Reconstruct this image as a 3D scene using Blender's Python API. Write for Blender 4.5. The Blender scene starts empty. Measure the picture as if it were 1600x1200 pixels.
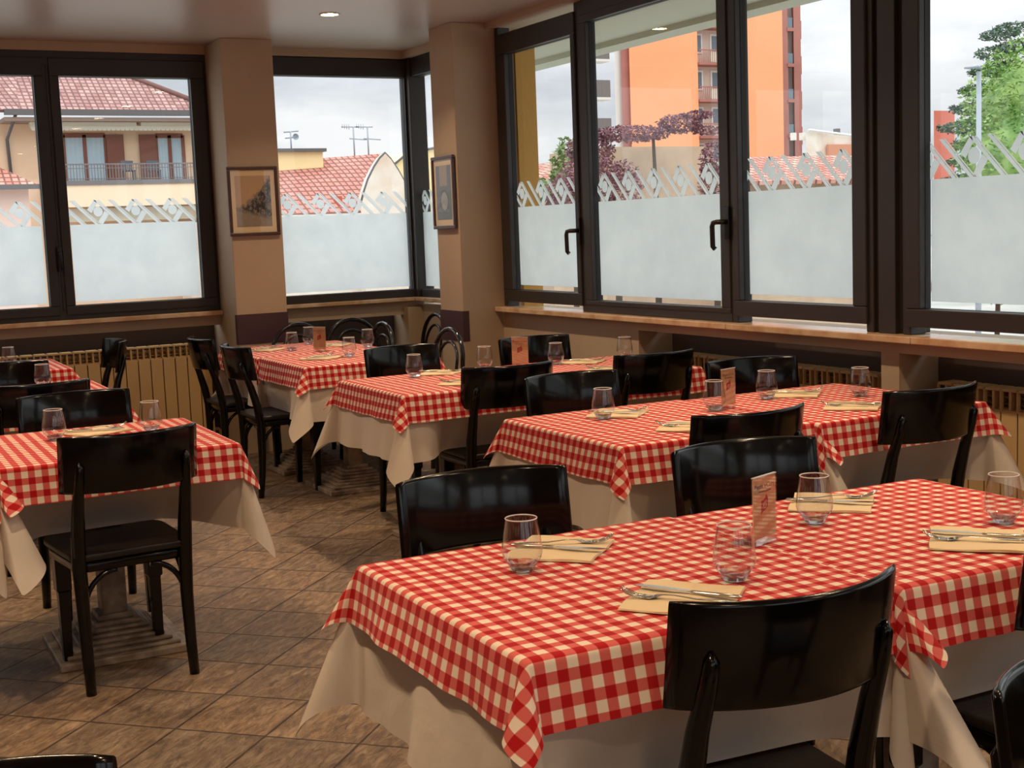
import bpy, math, random
from mathutils import Vector, Matrix
PI = math.pi
R = math.radians
sc = bpy.context.scene
C = sc.collection

# ------------------------------------------------------------------ camera
F_PX, YAW, PITCH, ROLL, CAM_H = 2080.9, R(27.977), R(-6.678), R(-2.212), 1.45
fwd = Vector((math.sin(YAW)*math.cos(PITCH), math.cos(YAW)*math.cos(PITCH), math.sin(PITCH)))
r0 = Vector((math.cos(YAW), -math.sin(YAW), 0)); u0 = r0.cross(fwd)
cr, sr = math.cos(ROLL), math.sin(ROLL)
rt = cr*r0 + sr*u0; up = -sr*r0 + cr*u0
cam_d = bpy.data.cameras.new('camera'); cam = bpy.data.objects.new('camera', cam_d); C.objects.link(cam)
m = Matrix.Identity(4)
for i in range(3):
    m[i][0], m[i][1], m[i][2] = rt[i], up[i], -fwd[i]
m[2][3] = CAM_H
cam.matrix_world = m
cam_d.sensor_fit = 'HORIZONTAL'; cam_d.sensor_width = 36.0; cam_d.lens = F_PX/1600*36.0
cam_d.clip_start = 0.05; cam_d.clip_end = 500
sc.camera = cam
# ------------------------------------------------------------------ view
sc.view_settings.view_transform = 'Standard'; sc.view_settings.look = 'None'
sc.view_settings.gamma = 1.0; sc.view_settings.use_curve_mapping = False
sc.view_settings.exposure = 0.0
try:
    sc.cycles.use_denoising = True
    sc.cycles.max_bounces = 10; sc.cycles.transparent_max_bounces = 24
    sc.cycles.diffuse_bounces = 5; sc.cycles.glossy_bounces = 4; sc.cycles.transmission_bounces = 8
    sc.cycles.sample_clamp_indirect = 4.0
    sc.cycles.caustics_reflective = False; sc.cycles.caustics_refractive = False
except Exception:
    pass
SKY = 0.92           # radiance of the overcast sky near the horizon
LAMP_W = 10.0        # one ceiling downlight
LAMP_COL = (1.0, 0.72, 0.46)

# ------------------------------------------------------------------ world: overcast sky, brighter towards the zenith
w = bpy.data.worlds.new('overcast'); sc.world = w; w.use_nodes = True
nt = w.node_tree; nt.nodes.clear()
def N(t, k, **kw):
    n = t.nodes.new(k)
    for a, b in kw.items():
        if a in n.inputs.keys() if isinstance(a, str) else False: n.inputs[a].default_value = b
        else: setattr(n, a, b)
    return n
tc = N(nt, 'ShaderNodeTexCoord')
mp = N(nt, 'ShaderNodeMapping'); mp.inputs['Scale'].default_value = (1, 1, 3.2)
nt.links.new(tc.outputs['Generated'], mp.inputs['Vector'])
nz = N(nt, 'ShaderNodeTexNoise'); nz.inputs['Scale'].default_value = 3.2; nz.inputs['Detail'].default_value = 7; nz.inputs['Roughness'].default_value = .56
nt.links.new(mp.outputs[0], nz.inputs['Vector'])
rp = N(nt, 'ShaderNodeValToRGB')
rp.color_ramp.elements[0].position = .36; rp.color_ramp.elements[0].color = (.62, .67, .73, 1)
rp.color_ramp.elements[1].position = .62; rp.color_ramp.elements[1].color = (1.12, 1.13, 1.14, 1)
e = rp.color_ramp.elements.new(.48); e.color = (.84, .88, .92, 1)
nt.links.new(nz.outputs[0], rp.inputs[0])
sx = N(nt, 'ShaderNodeSeparateXYZ'); nt.links.new(tc.outputs['Generated'], sx.inputs[0])
mr = N(nt, 'ShaderNodeMapRange'); mr.inputs['From Min'].default_value = .08; mr.inputs['From Max'].default_value = .9
mr.inputs['To Min'].default_value = SKY; mr.inputs['To Max'].default_value = SKY*3.8
nt.links.new(sx.outputs['Z'], mr.inputs['Value'])
bg = N(nt, 'ShaderNodeBackground'); wo = N(nt, 'ShaderNodeOutputWorld')
nt.links.new(rp.outputs[0], bg.inputs['Color']); nt.links.new(mr.outputs[0], bg.inputs['Strength'])
nt.links.new(bg.outputs[0], wo.inputs['Surface'])

# ------------------------------------------------------------------ object helpers
def tag(o, label=None, cat=None, group=None, kind=None):
    if label: o['label'] = label
    if cat: o['category'] = cat
    if group: o['group'] = group
    if kind: o['kind'] = kind
    return o
def empty(name, loc=(0, 0, 0), rz=0, label=None, cat=None, group=None, kind=None):
    o = bpy.data.objects.new(name, None); C.objects.link(o)
    o.location = loc; o.rotation_euler = (0, 0, rz); o.empty_display_size = .1
    return tag(o, label, cat, group, kind)
def kids(o): return [c for c in o.children]
def copy_tree(o, parent=None):
    c = o.copy(); C.objects.link(c)
    if parent is not None: c.parent = parent
    for ch in list(o.children): copy_tree(ch, c)
    return c

class MB:
    def __init__(s): s.v = []; s.f = []; s.uv = None; s.sm = []
    def add(s, v, f, smooth=False):
        n = len(s.v); s.v += [tuple(p) for p in v]; s.f += [tuple(i+n for i in q) for q in f]
        s.sm += [smooth]*len(f); return s
    def box(s, x0, x1, y0, y1, z0, z1, M=None):
        v = [Vector(p) for p in ((x0,y0,z0),(x1,y0,z0),(x1,y1,z0),(x0,y1,z0),(x0,y0,z1),(x1,y0,z1),(x1,y1,z1),(x0,y1,z1))]
        if M is not None: v = [M @ p for p in v]
        return s.add(v, [(0,3,2,1),(4,5,6,7),(0,1,5,4),(1,2,6,5),(2,3,7,6),(3,0,4,7)])
    def tube(s, pts, rad, n=10, smooth=True, close=False, flat=1.0, upv=None):
        pts = [Vector(p) for p in pts]; k = len(pts)
        if not hasattr(rad, '__len__'): rad = [rad]*k
        rings = []; prev = None
        for i, p in enumerate(pts):
            if close: t = (pts[(i+1) % k]-pts[i-1]).normalized()
            else: t = (pts[min(i+1, k-1)]-pts[max(i-1, 0)]).normalized()
            if prev is None:
                a = Vector(upv) if upv is not None else (Vector((0,0,1)) if abs(t.z) < .9 else Vector((1,0,0)))
                nn = (a - t*a.dot(t)).normalized()
            else: nn = (prev - t*prev.dot(t)).normalized()
            prev = nn; b = t.cross(nn)
            rings.append([p + rad[i]*(math.cos(2*PI*j/n)*nn*flat + math.sin(2*PI*j/n)*b) for j in range(n)])
        v = [q for r_ in rings for q in r_]; f = []
        for i in range(k if close else k-1):
            i2 = (i+1) % k
            for j in range(n):
                j2 = (j+1) % n; f.append((i*n+j, i*n+j2, i2*n+j2, i2*n+j))
        s.add(v, f, smooth)
        if not close:
            base = len(s.v)-len(v)
            s.f += [tuple(base+j for j in range(n))[::-1], tuple(base+(k-1)*n+j for j in range(n))]; s.sm += [False, False]
        return s
    def lathe(s, prof, n=24, M=None, smooth=True):
        v = []; f = []
        for r_, z in prof:
            for j in range(n):
                p = Vector((r_*math.cos(2*PI*j/n), r_*math.sin(2*PI*j/n), z)); v.append(M @ p if M is not None else p)
        for i in range(len(prof)-1):
            for j in range(n):
                j2 = (j+1) % n; f.append((i*n+j, i*n+j2, (i+1)*n+j2, (i+1)*n+j))
        return s.add(v, f, smooth)
    def prism(s, out, z0, z1, M=None, smooth=False):
        k = len(out); v = [Vector((x, y, z0)) for x, y in out]+[Vector((x, y, z1)) for x, y in out]
        if M is not None: v = [M @ p for p in v]
        f = [tuple(range(k))[::-1], tuple(range(k, 2*k))]
        s.add(v, f, False)
        b = len(s.v)-2*k
        for j in range(k):
            j2 = (j+1) % k; s.f.append((b+j, b+j2, b+k+j2, b+k+j)); s.sm.append(smooth)
        return s
    def grid(s, P, smooth=True):       # P[i][j] points
        a, b = len(P), len(P[0]); f = []
        for i in range(a-1):
            for j in range(b-1): f.append((i*b+j, (i+1)*b+j, (i+1)*b+j+1, i*b+j+1))
        return s.add([p for r_ in P for p in r_], f, smooth)
    def build(s, name, mat, parent=None, bevel=0, seg=2, subsurf=0, solid=0, uvs=None):
        me = bpy.data.meshes.new(name); me.from_pydata([tuple(p) for p in s.v], [], s.f)
        for p, q in zip(me.polygons, s.sm): p.use_smooth = q
        if uvs:
            l = me.uv_layers.new(name='UVMap')
            for lp in me.loops: l.data[lp.index].uv = uvs[lp.vertex_index]
        me.validate(); me.update()
        o = bpy.data.objects.new(name, me); C.objects.link(o)
        if mat: me.materials.append(mat)
        if parent is not None: o.parent = parent
        if solid:
            md = o.modifiers.new('thickness', 'SOLIDIFY'); md.thickness = solid; md.offset = 0
        if bevel:
            md = o.modifiers.new('bevel', 'BEVEL'); md.width = bevel; md.segments = seg; md.limit_method = 'ANGLE'; md.angle_limit = R(40)
            md.harden_normals = False
        if subsurf:
            md = o.modifiers.new('sub', 'SUBSURF'); md.levels = subsurf; md.render_levels = subsurf
        return o
def struct(name, mb, mat, label=None, parent=None, **kw):
    o = mb.build(name, mat, parent, **kw)
    if parent is None: o['kind'] = 'structure'
    if label: o['label'] = label
    return o
def rotm(rz=0, loc=(0, 0, 0), rx=0, ry=0):
    return Matrix.Translation(Vector(loc)) @ Matrix.Rotation(rz, 4, 'Z') @ Matrix.Rotation(ry, 4, 'Y') @ Matrix.Rotation(rx, 4, 'X')

# ------------------------------------------------------------------ materials
def lin(r_, g, b):
    f = lambda c: (c/255/12.92) if c/255 <= .04045 else ((c/255+.055)/1.055)**2.4
    return (f(r_), f(g), f(b), 1)
def mat(name, col=(.5,.5,.5), rough=.6, metal=0, coat=0, spec=.5, bump=None, var=None, trans=0):
    """bump = (scale, strength, detail); var = (colour2, scale)"""
    M = bpy.data.materials.new(name); M.use_nodes = True; t = M.node_tree; b = t.nodes['Principled BSDF']
    c = tuple(col)[:3]+(1,)
    b.inputs['Base Color'].default_value = c; b.inputs['Roughness'].default_value = rough; b.inputs['Metallic'].default_value = metal
    b.inputs['Specular IOR Level'].default_value = spec
    if coat: b.inputs['Coat Weight'].default_value = coat; b.inputs['Coat Roughness'].default_value = .08
    g = N(t, 'ShaderNodeTexCoord')
    if var:
        n = N(t, 'ShaderNodeTexNoise'); n.inputs['Scale'].default_value = var[1]; n.inputs['Detail'].default_value = 5
        t.links.new(g.outputs['Object'], n.inputs['Vector'])
        r_ = N(t, 'ShaderNodeValToRGB'); r_.color_ramp.elements[0].position = .38; r_.color_ramp.elements[1].position = .64
        r_.color_ramp.elements[0].color = c; r_.color_ramp.elements[1].color = tuple(var[0])[:3]+(1,)
        t.links.new(n.outputs[0], r_.inputs[0]); t.links.new(r_.outputs[0], b.inputs['Base Color'])
    if bump:
        n = N(t, 'ShaderNodeTexNoise'); n.inputs['Scale'].default_value = bump[0]; n.inputs['Detail'].default_value = bump[2] if len(bump) > 2 else 3
        t.links.new(g.outputs['Object'], n.inputs['Vector'])
        bp = N(t, 'ShaderNodeBump'); bp.inputs['Strength'].default_value = bump[1]; bp.inputs['Distance'].default_value = .01
        t.links.new(n.outputs[0], bp.inputs['Height']); t.links.new(bp.outputs[0], b.inputs['Normal'])
    return M
def math_n(t, op, a, b=None, clamp=False):
    n = N(t, 'ShaderNodeMath'); n.operation = op; n.use_clamp = clamp
    for i, x in enumerate((a, b)):
        if x is None: continue
        if isinstance(x, (int, float)): n.inputs[i].default_value = x
        else: t.links.new(x, n.inputs[i])
    return n.outputs[0]
def mixc(t, fac, a, b, mode='MIX'):
    n = N(t, 'ShaderNodeMix'); n.data_type = 'RGBA'; n.blend_type = mode
    for i, x in ((0, fac), (6, a), (7, b)):
        if isinstance(x, (int, float)): n.inputs[i].default_value = x
        elif isinstance(x, tuple): n.inputs[i].default_value = x
        else: t.links.new(x, n.inputs[i])
    return n.outputs[2]

M_paint = mat('beige_wall_paint', lin(186, 164, 138), .75, bump=(60, .08), var=(lin(180, 156, 130), 1.6))
M_apron = mat('lighter_wall_paint', lin(190, 158, 134), .7, bump=(60, .08))
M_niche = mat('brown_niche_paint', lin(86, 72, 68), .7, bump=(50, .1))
M_purple = mat('aubergine_band_paint', lin(70, 42, 48), .55)
M_ceil = mat('ceiling_gloss_paint', lin(182, 168, 154), .34, bump=(25, .06))
M_frame = mat('brown_aluminium_frame', lin(48, 42, 39), .42, bump=(300, .05))
M_gasket = mat('window_gasket', lin(22, 20, 20), .6)
M_handle = mat('dark_handle_metal', lin(24, 19, 17), .35)
M_marble = mat('beige_marble_sill', lin(220, 190, 156), .25, var=(lin(194, 154, 116), 9))
M_chair = mat('black_lacquered_wood', (.0022, .0014, .0014), .16, coat=.10, spec=.34, bump=(14, .02))
M_seat = mat('dark_plywood_seat', (.010, .0060, .0050), .40, bump=(90, .12))
M_hoop = mat('black_bentwood', (.006, .005, .005), .15, coat=.3)
M_table = mat('dark_table_board', lin(70, 50, 40), .6)
M_base = mat('grey_cast_pedestal', lin(172, 156, 140), .5, bump=(40, .2), var=(lin(120, 104, 92), 14))
M_rad = mat('cream_radiator_enamel', lin(206, 172, 122), .4)
M_steel = mat('cutlery_steel', (.62, .58, .52), .16, metal=1)
M_napkin = mat('cream_napkin', lin(232, 208, 168), .9, bump=(500, .25))
M_card = mat('kraft_menu_card', lin(238, 200, 156), .6, var=(lin(230, 188, 142), 30))
M_ink = mat('brown_ink', lin(120, 70, 36), .6)
M_redink = mat('red_ink', lin(164, 26, 40), .6)
M_pic = mat('brown_picture_frame', lin(74, 44, 30), .35)
M_mat_ = mat('cream_picture_mount', lin(232, 204, 158), .8)

def cloth_mat(name, check):
    M = bpy.data.materials.new(name); M.use_nodes = True; t = M.node_tree; b = t.nodes['Principled BSDF']
    uv = N(t, 'ShaderNodeUVMap'); s = N(t, 'ShaderNodeSeparateXYZ'); t.links.new(uv.outputs[0], s.inputs[0])
    b.inputs['Roughness'].default_value = .85; b.inputs['Specular IOR Level'].default_value = .15
    b.inputs['Sheen Weight'].default_value = .08
    g = N(t, 'ShaderNodeTexCoord')
    if check:
        P = .0415
        def st(o):
            fr = math_n(t, 'FRACT', math_n(t, 'DIVIDE', math_n(t, 'ADD', o, 10*P), P))
            d = math_n(t, 'SUBTRACT', math_n(t, 'ABSOLUTE', math_n(t, 'SUBTRACT', fr, .5)), .25)   # 0 at stripe edge
            return math_n(t, 'ADD', math_n(t, 'MULTIPLY', d, 28.0), .5, True)
        a, c = st(s.outputs[0]), st(s.outputs[1])
        half = mixc(t, math_n(t, 'MAXIMUM', a, c), lin(250, 230, 208), lin(224, 106, 98))
        full = mixc(t, math_n(t, 'MULTIPLY', a, c), half, lin(186, 24, 28))
        t.links.new(full, b.inputs['Base Color'])
    else:
        b.inputs['Base Color'].default_value = lin(226, 212, 196)
    n1 = N(t, 'ShaderNodeTexNoise'); n1.inputs['Scale'].default_value = 7 if not check else 6; n1.inputs['Detail'].default_value = 4; n1.inputs['Distortion'].default_value = .25
    n2 = N(t, 'ShaderNodeTexWave'); n2.inputs['Scale'].default_value = 300; n2.inputs['Distortion'].default_value = .5
    t.links.new(uv.outputs[0], n1.inputs['Vector']); t.links.new(uv.outputs[0], n2.inputs['Vector'])
    bp = N(t, 'ShaderNodeBump'); bp.inputs['Strength'].default_value = .55 if not check else .3; bp.inputs['Distance'].default_value = .012
    h = math_n(t, 'ADD', n1.outputs[0], math_n(t, 'MULTIPLY', n2.outputs[0], .012))
    t.links.new(h, bp.inputs['Height']); t.links.new(bp.outputs[0], b.inputs['Normal'])
    # a little daylight passes through the weave
    tr = N(t, 'ShaderNodeBsdfTranslucent'); mx = N(t, 'ShaderNodeMixShader'); mx.inputs[0].default_value = .12
    if check: t.links.new(full, tr.inputs['Color'])
    else: tr.inputs['Color'].default_value = lin(226, 212, 196)
    out = t.nodes['Material Output']
    t.links.new(b.outputs[0], mx.inputs[1]); t.links.new(tr.outputs[0], mx.inputs[2]); t.links.new(mx.outputs[0], out.inputs['Surface'])
    return M
M_check = cloth_mat('red_gingham_cotton', True)
M_white = cloth_mat('white_cotton', False)

def glass_mat(name, gloss=.06, tint=(.97, .98, .98), pw=5.0):
    M = bpy.data.materials.new(name); M.use_nodes = True; t = M.node_tree; t.nodes.clear()
    tr = N(t, 'ShaderNodeBsdfTransparent'); tr.inputs[0].default_value = tint+(1,)
    gl = N(t, 'ShaderNodeBsdfGlossy'); gl.inputs['Roughness'].default_value = .01
    lw_ = N(t, 'ShaderNodeLayerWeight'); lw_.inputs['Blend'].default_value = .5
    schl = math_n(t, 'ADD', math_n(t, 'MULTIPLY', math_n(t, 'POWER', lw_.outputs['Facing'], pw), .90), .035)
    mx = N(t, 'ShaderNodeMixShader'); out = N(t, 'ShaderNodeOutputMaterial')
    t.links.new(math_n(t, 'ADD', schl, gloss, True), mx.inputs[0])
    t.links.new(tr.outputs[0], mx.inputs[1]); t.links.new(gl.outputs[0], mx.inputs[2]); t.links.new(mx.outputs[0], out.inputs[0])
    return M
M_glass = glass_mat('window_glass', .03)
M_thin = glass_mat('tumbler_glass_wall', .045, (.93, .94, .94), 2.6)
M_rim = mat('white_glint_rim', (.92, .93, .93), .12, spec=.9)  # near-white colour painted in for lamp glints along rims and holder edges
_t = M_rim.node_tree; _x = N(_t, 'ShaderNodeBsdfTransparent'); _m = N(_t, 'ShaderNodeMixShader'); _m.inputs[0].default_value = .38
_t.links.new(_t.nodes['Principled BSDF'].outputs[0], _m.inputs[1]); _t.links.new(_x.outputs[0], _m.inputs[2]); _t.links.new(_m.outputs[0], _t.nodes['Material Output'].inputs[0])
M_solid = bpy.data.materials.new('tumbler_glass_base'); M_solid.use_nodes = True
_t = M_solid.node_tree; _t.nodes.clear()
_g = N(_t, 'ShaderNodeBsdfGlass'); _g.inputs['IOR'].default_value = 1.5; _g.inputs['Roughness'].default_value = .02
_x = N(_t, 'ShaderNodeBsdfTransparent'); _m = N(_t, 'ShaderNodeMixShader'); _m.inputs[0].default_value = .35; _o = N(_t, 'ShaderNodeOutputMaterial')
_t.links.new(_g.outputs[0], _m.inputs[1]); _t.links.new(_x.outputs[0], _m.inputs[2]); _t.links.new(_m.outputs[0], _o.inputs[0])

def film_mat():
    M = bpy.data.materials.new('frosted_window_film'); M.use_nodes = True; t = M.node_tree; t.nodes.clear()
    g = N(t, 'ShaderNodeTexCoord'); n = N(t, 'ShaderNodeTexNoise'); n.inputs['Scale'].default_value = 4.5; n.inputs['Detail'].default_value = 7; n.inputs['Roughness'].default_value = .65
    t.links.new(g.outputs['Object'], n.inputs['Vector'])
    col = mixc(t, n.outputs[0], lin(224, 229, 230), lin(250, 253, 252))
    tr = N(t, 'ShaderNodeBsdfTranslucent'); df = N(t, 'ShaderNodeBsdfDiffuse'); tp = N(t, 'ShaderNodeBsdfTransparent')
    t.links.new(col, tr.inputs[0]); t.links.new(col, df.inputs[0])
    a = N(t, 'ShaderNodeMixShader'); a.inputs[0].default_value = .10
    t.links.new(tr.outputs[0], a.inputs[1]); t.links.new(df.outputs[0], a.inputs[2])
    b = N(t, 'ShaderNodeMixShader'); b.inputs[0].default_value = .05
    t.links.new(a.outputs[0], b.inputs[1]); t.links.new(tp.outputs[0], b.inputs[2])
    o = N(t, 'ShaderNodeOutputMaterial'); t.links.new(b.outputs[0], o.inputs[0]); return M
M_film = film_mat()

def emis(name, col, s):
    M = bpy.data.materials.new(name); M.use_nodes = True; t = M.node_tree; t.nodes.clear()
    e_ = N(t, 'ShaderNodeEmission'); e_.inputs[0].default_value = tuple(col)+(1,); e_.inputs[1].default_value = s
    o = N(t, 'ShaderNodeOutputMaterial'); t.links.new(e_.outputs[0], o.inputs[0]); return M

def floor_mat():
    M = bpy.data.materials.new('rustic_stone_tiles'); M.use_nodes = True; t = M.node_tree; b = t.nodes['Principled BSDF']
    g = N(t, 'ShaderNodeTexCoord'); s = N(t, 'ShaderNodeSeparateXYZ'); t.links.new(g.outputs['Object'], s.inputs[0])
    T = .298; q = 1/math.sqrt(2)
    u = math_n(t, 'MULTIPLY', math_n(t, 'SUBTRACT', s.outputs[1], s.outputs[0]), q)
    v = math_n(t, 'MULTIPLY', math_n(t, 'ADD', s.outputs[1], s.outputs[0]), q)
    u = math_n(t, 'DIVIDE', math_n(t, 'ADD', u, 40*T-2.127), T); v = math_n(t, 'DIVIDE', math_n(t, 'ADD', v, 40*T-3.37), T)
    fu, fv = math_n(t, 'FRACT', u), math_n(t, 'FRACT', v)
    du = math_n(t, 'SUBTRACT', .5, math_n(t, 'ABSOLUTE', math_n(t, 'SUBTRACT', fu, .5)))
    dv = math_n(t, 'SUBTRACT', .5, math_n(t, 'ABSOLUTE', math_n(t, 'SUBTRACT', fv, .5)))
    wob = N(t, 'ShaderNodeTexNoise'); wob.inputs['Scale'].default_value = 18; t.links.new(g.outputs['Object'], wob.inputs['Vector'])
    d = math_n(t, 'ADD', math_n(t, 'MINIMUM', du, dv), math_n(t, 'MULTIPLY', math_n(t, 'SUBTRACT', wob.outputs[0], .5), .018))
    grout = math_n(t, 'SUBTRACT', 1.0, math_n(t, 'MULTIPLY', math_n(t, 'SUBTRACT', d, .006), 90, True), True)
    wn = N(t, 'ShaderNodeTexWhiteNoise'); wn.noise_dimensions = '2D'
    cb = N(t, 'ShaderNodeCombineXYZ'); t.links.new(math_n(t, 'FLOOR', u), cb.inputs[0]); t.links.new(math_n(t, 'FLOOR', v), cb.inputs[1])
    t.links.new(cb.outputs[0], wn.inputs['Vector'])
    # streaky rough stone, grain along one tile axis
    off = N(t, 'ShaderNodeVectorMath'); off.operation = 'MULTIPLY_ADD'
    t.links.new(wn.outputs['Color'], off.inputs[0]); off.inputs[1].default_value = (9, 9, 9)
    cb2 = N(t, 'ShaderNodeCombineXYZ'); t.links.new(math_n(t, 'MULTIPLY', u, 8.0), cb2.inputs[0]); t.links.new(math_n(t, 'MULTIPLY', v, 2.4), cb2.inputs[1])
    t.links.new(cb2.outputs[0], off.inputs[2])
    n1 = N(t, 'ShaderNodeTexNoise'); n1.inputs['Scale'].default_value = 1.6; n1.inputs['Detail'].default_value = 12; n1.inputs['Roughness'].default_value = .76
    n1.inputs['Distortion'].default_value = .6
    t.links.new(off.outputs[0], n1.inputs['Vector'])
    rp_ = N(t, 'ShaderNodeValToRGB'); cr_ = rp_.color_ramp
    cr_.elements[0].position = .32; cr_.elements[0].color = lin(74, 62, 54)
    cr_.elements[1].position = .68; cr_.elements[1].color = lin(182, 160, 134)
    k = cr_.elements.new(.48); k.color = lin(130, 108, 86)
    t.links.new(n1.outputs[0], rp_.inputs[0])
    tint = mixc(t, wn.outputs['Value'], (.78, .79, .82, 1), (1.10, 1.03, .94, 1))
    c = mixc(t, 1.0, rp_.outputs[0], tint, 'MULTIPLY')
    c = mixc(t, grout, c, lin(62, 46, 38))
    t.links.new(c, b.inputs['Base Color'])
    b.inputs['Roughness'].default_value = .42
    t.links.new(math_n(t, 'ADD', .30, math_n(t, 'MULTIPLY', n1.outputs[0], .3)), b.inputs['Roughness'])
    bp = N(t, 'ShaderNodeBump'); bp.inputs['Strength'].default_value = .8; bp.inputs['Distance'].default_value = .008
    t.links.new(math_n(t, 'SUBTRACT', n1.outputs[0], math_n(t, 'MULTIPLY', grout, .6)), bp.inputs['Height']); t.links.new(bp.outputs[0], b.inputs['Normal'])
    return M
M_floor = floor_mat()

# ------------------------------------------------------------------ room shell
XR, YL, HC = 4.10, 9.10, 2.75          # window planes and ceiling height
XW, YW = 4.05, 9.05                    # inner wall faces under the sills
X0, Y0 = -3.2, -2.6
f = MB().box(X0, 4.4, Y0, 9.4, -.12, 0); struct('floor', f, M_floor, 'brown stone tile floor laid diagonally')
f = MB().box(X0, 4.4, Y0, 9.4, HC, HC+.15); struct('ceiling', f, M_ceil, 'smooth beige ceiling with downlights')

# right wall below the sill: panel face with two (and further) radiator niches
nich_r = [(4.255, 6.12), (2.20, 4.15), (.1, 2.05), (-2.2, -.05)]
f = MB(); f.box(XW, 4.20, Y0, 9.10, .865, .915)
ys = [Y0] + [k for a in sorted(nich_r) for k in a] + [9.05]
for i in range(0, len(ys), 2): f.box(XW, 4.28, ys[i], ys[i+1], 0, .865)
f.box(4.28, 4.40, Y0, 9.30, -.12, .93)
struct('wall_right', f, M_paint, 'beige painted wall under the right-hand windows')
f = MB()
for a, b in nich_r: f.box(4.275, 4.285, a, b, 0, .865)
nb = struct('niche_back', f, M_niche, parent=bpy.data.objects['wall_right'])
# left wall
f = MB(); f.box(X0, 2.60, YW, 9.10, .865, .93); f.box(X0, 4.4, 9.28, 9.40, -.12, .94); f.box(2.60, 4.10, YW+.01, 9.12, .845, .94)
f.box(3.93, 4.06, 8.98, 9.30, 0, .90)
struct('wall_left', f, M_paint, 'beige painted wall under the left-hand windows')
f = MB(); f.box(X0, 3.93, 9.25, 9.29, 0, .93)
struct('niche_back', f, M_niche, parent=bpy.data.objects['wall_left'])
# lintels
f = MB(); f.box(XW-.06, 4.30, Y0, 7.70, 2.715, 2.80); f.box(4.0, 4.3, 7.7, 9.3, 2.70, 2.80); f.box(X0, 4.3, YW, 9.3, 2.69, 2.80)
struct('trim_1', f, M_paint, 'narrow beige lintel above the window frames')
# rear walls (behind the camera)
f = MB().box(X0-.15, X0, Y0, 9.4, 0, HC); struct('wall_west', f, M_paint)
f = MB().box(X0, 4.4, Y0-.15, Y0, 0, .95).box(X0, 4.4, Y0-.15, Y0, 2.5, HC).box(X0, -2.2, Y0-.15, Y0, .9, 2.6).box(3.4, 4.4, Y0-.15, Y0, .9, 2.6).box(.5, .9, Y0-.15, Y0, .9, 2.6)
struct('wall_back', f, M_paint)
# pillars
f = MB().box(2.558, 2.908, 8.678, 9.25, 0, HC); o = struct('pillar_left', f, M_paint, 'beige pillar carrying a framed street photograph', bevel=.004)
f = MB().box(2.556, 2.911, 8.674, 8.72, .745, .945); struct('painted_band', f, M_purple, 'dark aubergine painted band', parent=o)
f = MB().box(3.758, 4.33, 7.706, 8.045, 0, HC); o = struct('pillar_right', f, M_paint, 'beige pillar between corner window and large windows', bevel=.004)
f = MB().box(3.754, 3.80, 7.704, 8.047, .733, .930); struct('painted_band', f, M_purple, 'dark aubergine painted band', parent=o)
M_ochre = mat('ochre_render', lin(206, 158, 84), .9, bump=(30, .3))
f = MB().box(4.20, 4.345, 7.69, 8.06, -4.0, 2.74); struct('outer_facing', f, M_ochre, 'ochre rendered outer side of the pillar', parent=o)
# balcony slab outside over the right-hand windows
M_soffit = mat('grey_green_soffit', lin(196, 198, 180), .9, bump=(8, .1))
f = MB().box(4.30, 5.42, Y0-2, 9.9, 2.76, 2.95).box(5.30, 5.50, Y0-2, 9.9, 2.72, 2.98)
struct('trim_2', f, M_soffit, 'pale soffit of the balcony above the windows')
# sills
def sill(name, mb, label):
    return struct(name, mb, M_marble, label, bevel=.004)
f = MB()
for a, b in ((-2.5, .9), (.905, 3.2), (3.205, 4.02), (4.025, 5.25), (5.255, 7.70)): f.box(3.985, 4.16, a, b, .915, .945)
sill('trim_3', f, 'beige marble sill under the right-hand windows')
f = MB()
for a, b in ((X0, .9), (.905, 2.556)): f.box(a, b, 8.985, 9.16, .935, .965)
sill('trim_4', f, 'beige marble sill under the left-hand windows')
f = MB().box(2.91, 4.0, 9.0, 9.16, .945, .972).box(4.0, 4.16, 8.05, 9.16, .945, .972)
sill('trim_5', f, 'beige marble sill of the corner window')

# ------------------------------------------------------------------ windows
# a window is built in its own frame: u runs along the wall, n points into the room
class Win:
    def __init__(s, axis):       # axis 'R' : u=y, inward=-x at XR ; 'L': u=x, inward=-y at YL
        s.a = axis
    def b(s, mb, u0, u1, z0, z1, n0, n1):
        # n = distance inwards from the glass plane
        if s.a == 'R': return mb.box(XR-n1, XR-n0, u0, u1, z0, z1)
        return mb.box(u0, u1, YL-n1, YL-n0, z0, z1)
    def p(s, u, z, n): return (XR-n, u, z) if s.a == 'R' else (u, YL-n, z)
def ring(W, mb, u0, u1, z0, z1, p, n0, n1):
    """frame of four bars between outer rect and pane rect p=(a,b,c,d)"""
    a, b, c, d = p
    W.b(mb, u0, u1, z0, c, n0, n1); W.b(mb, u0, u1, d, z1, n0, n1)
    W.b(mb, u0, a, c, d, n0, n1); W.b(mb, b, u1, c, d, n0, n1)
FILM_Z, PAT = 1.58, .158
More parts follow.
